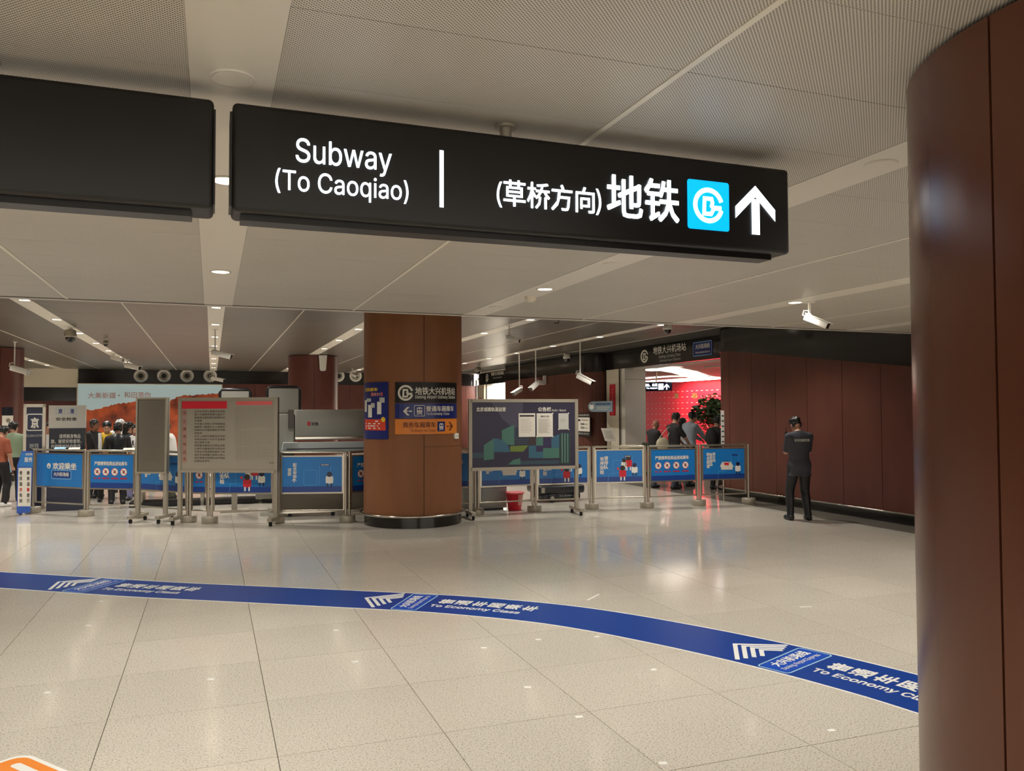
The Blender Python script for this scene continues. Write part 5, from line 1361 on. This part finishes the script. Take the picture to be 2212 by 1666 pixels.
        fn=Rz@Vector((0,-1,-.75)); f.plane(hp(0,-.062,.035),tuple(fn))
        if style=='short':
            fb=Rz@Vector((0,.25,-1)); f.plane(hp(0,.05,-.05),tuple(fb))
        f.mesh('hair',hair,t)
    t['S']=S
    return t,dict(sh=sh,el=el,wr=wr_,hc=hc,neck=neck,hp=hp,S=S,chest=chest,hip=hip,hand=hd)
mat('hair_black',(24,21,20),.45); mat('hair_grey',(60,54,50),.5); mat('guard_shirt',(58,58,66),.8); mat('guard_trousers',(20,20,24),.5); mat('cloth_black',(30,27,28),.8)
mat('cloth_grey',(150,158,166),.8); mat('cloth_yellow',(214,176,40),.8); mat('cloth_white',(216,214,210),.8); mat('cloth_green',(140,158,128),.8); mat('cloth_rust',(150,80,54),.8); mat('cloth_olive',(64,66,50),.8); mat('denim',(44,50,64),.8); mat('bag_beige',(176,166,140),.8); mat('cloth_purple',(150,150,196),.8)
# guard
gl=fl(1728,1124); az=math.degrees(math.atan2(gl.y,gl.x))
t,J=person('security guard in black uniform seen from behind, looking down by the brown wall',(gl.x,gl.y,0),az+22,1.70,.0085,hl=(.07,-.30,1.16),hr=(-.07,-.30,1.16),pl_=(.45,.5,-1),pr_=(-.45,.5,-1),bow=1.0,turn=14,fL=(.15,-.02),fR=(-.13,.03),shirt='guard_shirt',pants='guard_trousers',shoes='black',hips=-.16,build=1.06)
S=J['S']
m=MB(); m.rect(-.15,1.315,.15,1.36,0,'paper_grey'); 
vs=[];fs=[]
patch=MB()
for i in range(9):
    x=-.125+.25*i/8; yb=.128+.010-.10*x*x*3
    for z in (1.315,1.355): patch.v.append((x*S,(yb+(1.36-z)*.12)*S,z*S))
for i in range(8): patch.f.append([2*i,2*i+1,2*i+3,2*i+2]); patch.mi.append(0); patch.sm.append(False)
patch.ms=['paper_grey']; patch.build('back_patch',t,label='pale lettered strip across the back')
lt=MB(); text(lt,'SECURITY  GUARD',-.11,.11,1.322,1.347,0,'text_dark',.02)
lt.v=[(-v[0]*S,(.1395-.30*v[0]*v[0]+(1.36-v[2])*.12)*S,v[2]*S) for v in lt.v]; lt.build('patch_lettering',t)
m=MB(); q=(J['wr'][1]+J['wr'][-1])/2; m.box(q[0]-.04,q[0]+.04,q[1]-.11,q[1]-.1,q[2]-.02,q[2]+.12,'black_plastic'); o=m.build('phone',t,label='dark phone held in both hands')
m=MB(); q=J['sh'][1]; m.box(q[0]-.02,q[0]+.02,q[1]-.10,q[1]-.06,q[2]-.06,q[2]+.06,'black_plastic'); m.tube([(q[0],q[1]-.08,q[2]+.05),(q[0],q[1]-.08,q[2]+.14)],.005,'black',6); m.build('shoulder_radio',t)
# helpers for placing people by their head pixel at a given depth Z along the floor (world point)
def at(px,Y): q=atY(px,889,Y); return (q.x,q.y,0)
# people in front of the entrance
P=at(1411,16.9)
t,J=person('bald man in a black T-shirt standing left before the red hall',P,15,1.60,hl=(.08,-.38,.98),hr=(-.12,-.30,1.0),pl_=(.8,.7,-.4),pr_=(-.9,.5,-.4),bow=.6,shirt='cloth_black',pants='denim',skin='skin_tan',style='bald',fL=(.1,-.1),fR=(-.1,.1))
P=at(1456,16.4)
t,J=person('man in a black T-shirt with a beige shoulder bag before the red hall',P,8,1.76,hl=(.12,-.36,1.0),hr=(-.10,-.34,1.02),pl_=(.8,.7,-.4),pr_=(-.9,.5,-.4),bow=.3,shirt='cloth_black',pants='denim',fL=(.1,-.12),fR=(-.1,.12))
b=thing('shoulder_bag','beige slouchy shoulder bag carried behind the man in black','bag',(P[0]-.30,P[1]+.02,.92),0); MB().ell((0,0,.12),(.17,.08,.16),'bag_beige').build('pouch',b); MB().tube([(-.1,0,.24),(.02,-.02,.40),(.16,-.03,.52),(.22,0,.46),(.12,0,.28)],.010,'bag_beige',8).build('strap',b)
P=at(1488,16.9)
person('man in a light grey shirt reaching forward before the red hall',P,8,1.78,hl=(.10,-.50,1.02),hr=(-.14,-.46,1.0),pl_=(.8,.7,-.6),pr_=(-.9,.5,-.6),bow=.4,turn=-20,shirt='cloth_grey',sleeve='long',pants='guard_trousers',build=1.12,fL=(.1,-.12),fR=(-.1,.12),lean=.05)
P=at(1546,15.9)
t,J=person('person in black carrying a dark backpack at the brown wall corner',P,20,1.66,hl=(.12,-.34,1.0),hr=(-.12,-.34,1.0),bow=.3,shirt='cloth_black',pants='cloth_black',build=1.05)
MB().ell((0,.18,1.2),(.15,.10,.22),'cloth_black').build('backpack',t)
P=at(1472,18.3)
person('woman in a pale top mostly hidden behind the two men',P,10,1.62,style='long',shirt='cloth_white',pants='denim',hl=(.1,-.3,1.1),bow=.2)
# tray table they lean on
q=at(1500,15.9); t=thing('tray_table','low dark trolley with trays behind the entrance prohibition poster','trolley',(q[0]+.1,18.95,0),0)
MB().box(-.6,1.1,-.25,.25,.72,.78,'steel_dull').build('table_top',t); MB().bbox(-.3,.15,-.2,.2,.79,.92,'bag_beige',.03,2).build('tray',t); MB().bbox(.35,.9,-.2,.2,.79,.98,'cloth_olive',.05,3).build('bundle',t)
for x in (-.55,1.05):
    for y in (-.2,.2): MB().box(x-.02,x+.02,y-.02,y+.02,.0,.72,'steel').build('leg',t)
m=MB()
m.bbox(-.5,.9,-.24,.24,.12,.22,'black_plastic',.02,2); m.build('lower_shelf',t)
# flower display in hall
pq=atX(1539,900,14.0); t=thing('flower_display','tall mixed green and orange flower arrangement in the red hall','plant',(pq.x,pq.y,0))
MB().lathe([(0,0),(.22,0),(.3,.3),(.26,.75),(.3,.82),(0,.82)],'white_panel',24).build('vase',t)
mat('leaf',(52,74,40),.6); mat('leaf_light',(112,120,62),.6); mat('petal_orange',(190,88,46),.6); mat('petal_pink',(220,150,140),.6)
for nm,mn,N_,zc,rr,sz in (('leaves','leaf',700,1.8,.60,.085),('light_leaves','leaf_light',160,1.95,.6,.06),('orange_petals','petal_orange',240,1.4,.55,.05),('pink_petals','petal_pink',90,1.25,.5,.05)):
    m=MB(); random.seed(hash(nm)%100 if 0 else len(nm))
    for i in range(N_):
        u=random.uniform(-1,1);a=random.uniform(0,2*pi);r_=rr*random.random()**.4; s_=math.sqrt(1-u*u); c=Vector((r_*s_*cos(a),r_*s_*sin(a),zc+r_*u*.7)); R=Matrix.Rotation(random.uniform(0,6.3),3,'Z')@Matrix.Rotation(random.uniform(0,3),3,'X')
        Q=[c+R@Vector(p) for p in ((-sz,0,0),(0,-sz*.5,.01),(sz,0,0),(0,sz*.5,.01))]; m.add([tuple(q_) for q_ in Q],[(0,1,2,3)],mn)
    m.build(nm,t,kind='stuff')
m=MB(); random.seed(2)
for i in range(14): a=random.uniform(0,6.3); m.tube([(0,0,.8),(.15*cos(a),.15*sin(a),1.2),(.4*cos(a),.4*sin(a),1.7)],.01,'leaf',5)
m.build('stems',t)
# people at the left
P=at(30,19.2)
person('man in a pale green T-shirt seen from behind at the left edge',P,100,1.62,shirt='cloth_green',pants='cloth_black',hl=(.28,-.15,.95),hr=(-.26,-.2,.98),turn=-40,build=1.1)
t=thing('plastic_bag','pale translucent carrier bag hanging beside the man in green','bag',(at(15,18.75)[0],18.75,.60)); MB().lathe([(0,0),(.10,.02),(.12,.15),(.07,.3),(.03,.36)],'light_blue',16).build('sack',t); MB().tube([(-.03,0,.34),(0,0,.46),(.03,0,.34)],.006,'white',6).build('handles',t)
P=at(2,18.2)
person('person in a rust brown top cut off by the left photo edge',P,60,1.56,shirt='cloth_rust',pants='cloth_black',hl=(.22,-.25,.95),bow=.5,style='short',shoes='cloth_white')
P=at(104,19.6)
person('person in white glimpsed between the totem and the security sign',P,-80,1.60,shirt='cloth_white',pants='denim',build=.9)
P=at(203,19.4)
person('man in black with arms crossed at the left of the crowd',P,-30,1.66,shirt='cloth_black',pants='denim',hl=(-.12,-.24,1.22),hr=(.12,-.24,1.18),pl_=(1,.1,-.5),pr_=(-1,.1,-.5),skin='skin_tan',hair='hair_grey')
P=at(232,18.5)
t,J=person('person in a yellow T-shirt under an open black and white jacket',P,-85,1.63,shirt='cloth_yellow',pants='cloth_black',hl=(.10,-.24,.92),hr=(-.10,-.24,.92),bow=.4)
f=None
for s_ in (1,-1):
    m=MB(); a=J['sh'][s_];e_=J['el'][s_];w_=J['wr'][s_]
    m.tube([tuple(a+(0,0,.02)),tuple((a+e_)/2),tuple(e_),tuple((e_+w_)/2)],[.085,.08,.07,.06],'cloth_black',12)
    m.tube([(s_*.13,-.135,1.40),(s_*.12,-.15,1.2),(s_*.13,-.15,.9)],[.03,.035,.035],'cloth_white',8); m.build('jacket_half',t,label='black sleeve with white edge')
P=at(255,17.75)
t,J=person('person in black with a backpack in the middle of the crowd',P,95,1.60,shirt='cloth_black',pants='cloth_black',build=1.1); MB().ell((0,.17,1.18),(.16,.10,.23),'black_plastic').build('backpack',t)
P=at(259,20.6)
t,J=person('person in a pale cap behind the crowd before the orange mural',P,-60,1.66,shirt='cloth_white',pants='denim',bow=0)
m=MB(); m.ell(J['hp'](0,.01,.06),(.098,.11,.075),'cloth_white'); m.build('cap',t)
P=at(277,19.3)
person('woman with long black hair and black top in the crowd',P,35,1.60,shirt='cloth_black',pants='cloth_black',style='long',build=.95,turn=-30)
P=at(294,18.5)
t,J=person('child-height person in a white shirt with two black stripes',P,-95,1.56,shirt='cloth_white',pants='cloth_purple',style='long',build=.95,hl=(.14,-.26,1.1),hr=(-.14,-.26,1.1))
m=MB(); 
for x in (-.03,.03): m.box(x-.012,x+.012,-.145,-.135,1.14,1.24,'black')
m.build('stripes',t)
P=at(374,18.4)
person('person in a white shirt bending between the two grey boards',P,170,1.58,shirt='cloth_white',pants='cloth_olive',bow=.5,lean=.08,sleeve='long',hl=(.1,-.35,.95),hr=(-.1,-.35,.95))
P=at(318,20.4)
person('person in dark clothes hidden behind the narrow grey board',P,-70,1.60,shirt='cloth_black',pants='denim')
# small papers lying on barrier tops
for i,(px,py,lab) in enumerate(((128,974,'blue white slip lying on the welcome barrier, left one'),(155,975,'pale green slip lying on the welcome barrier, right one'),(271,974,'crumpled white slip on the prohibition barrier\'s top'))):
    a=Vector(A[0]).lerp(Vector(A[1]),.5+.27*i) if i<2 else Vector(A[1]).lerp(Vector(A[2]),.82)
    o=MB().box(-.09,.09,-.05,.05,0,.004,['light_blue','paper','paper'][i],Matrix.Rotation(.3,3,'X')).build('paper_slip'); o.location=(a.x,a.y,1.178); tag(o,lab,'paper')
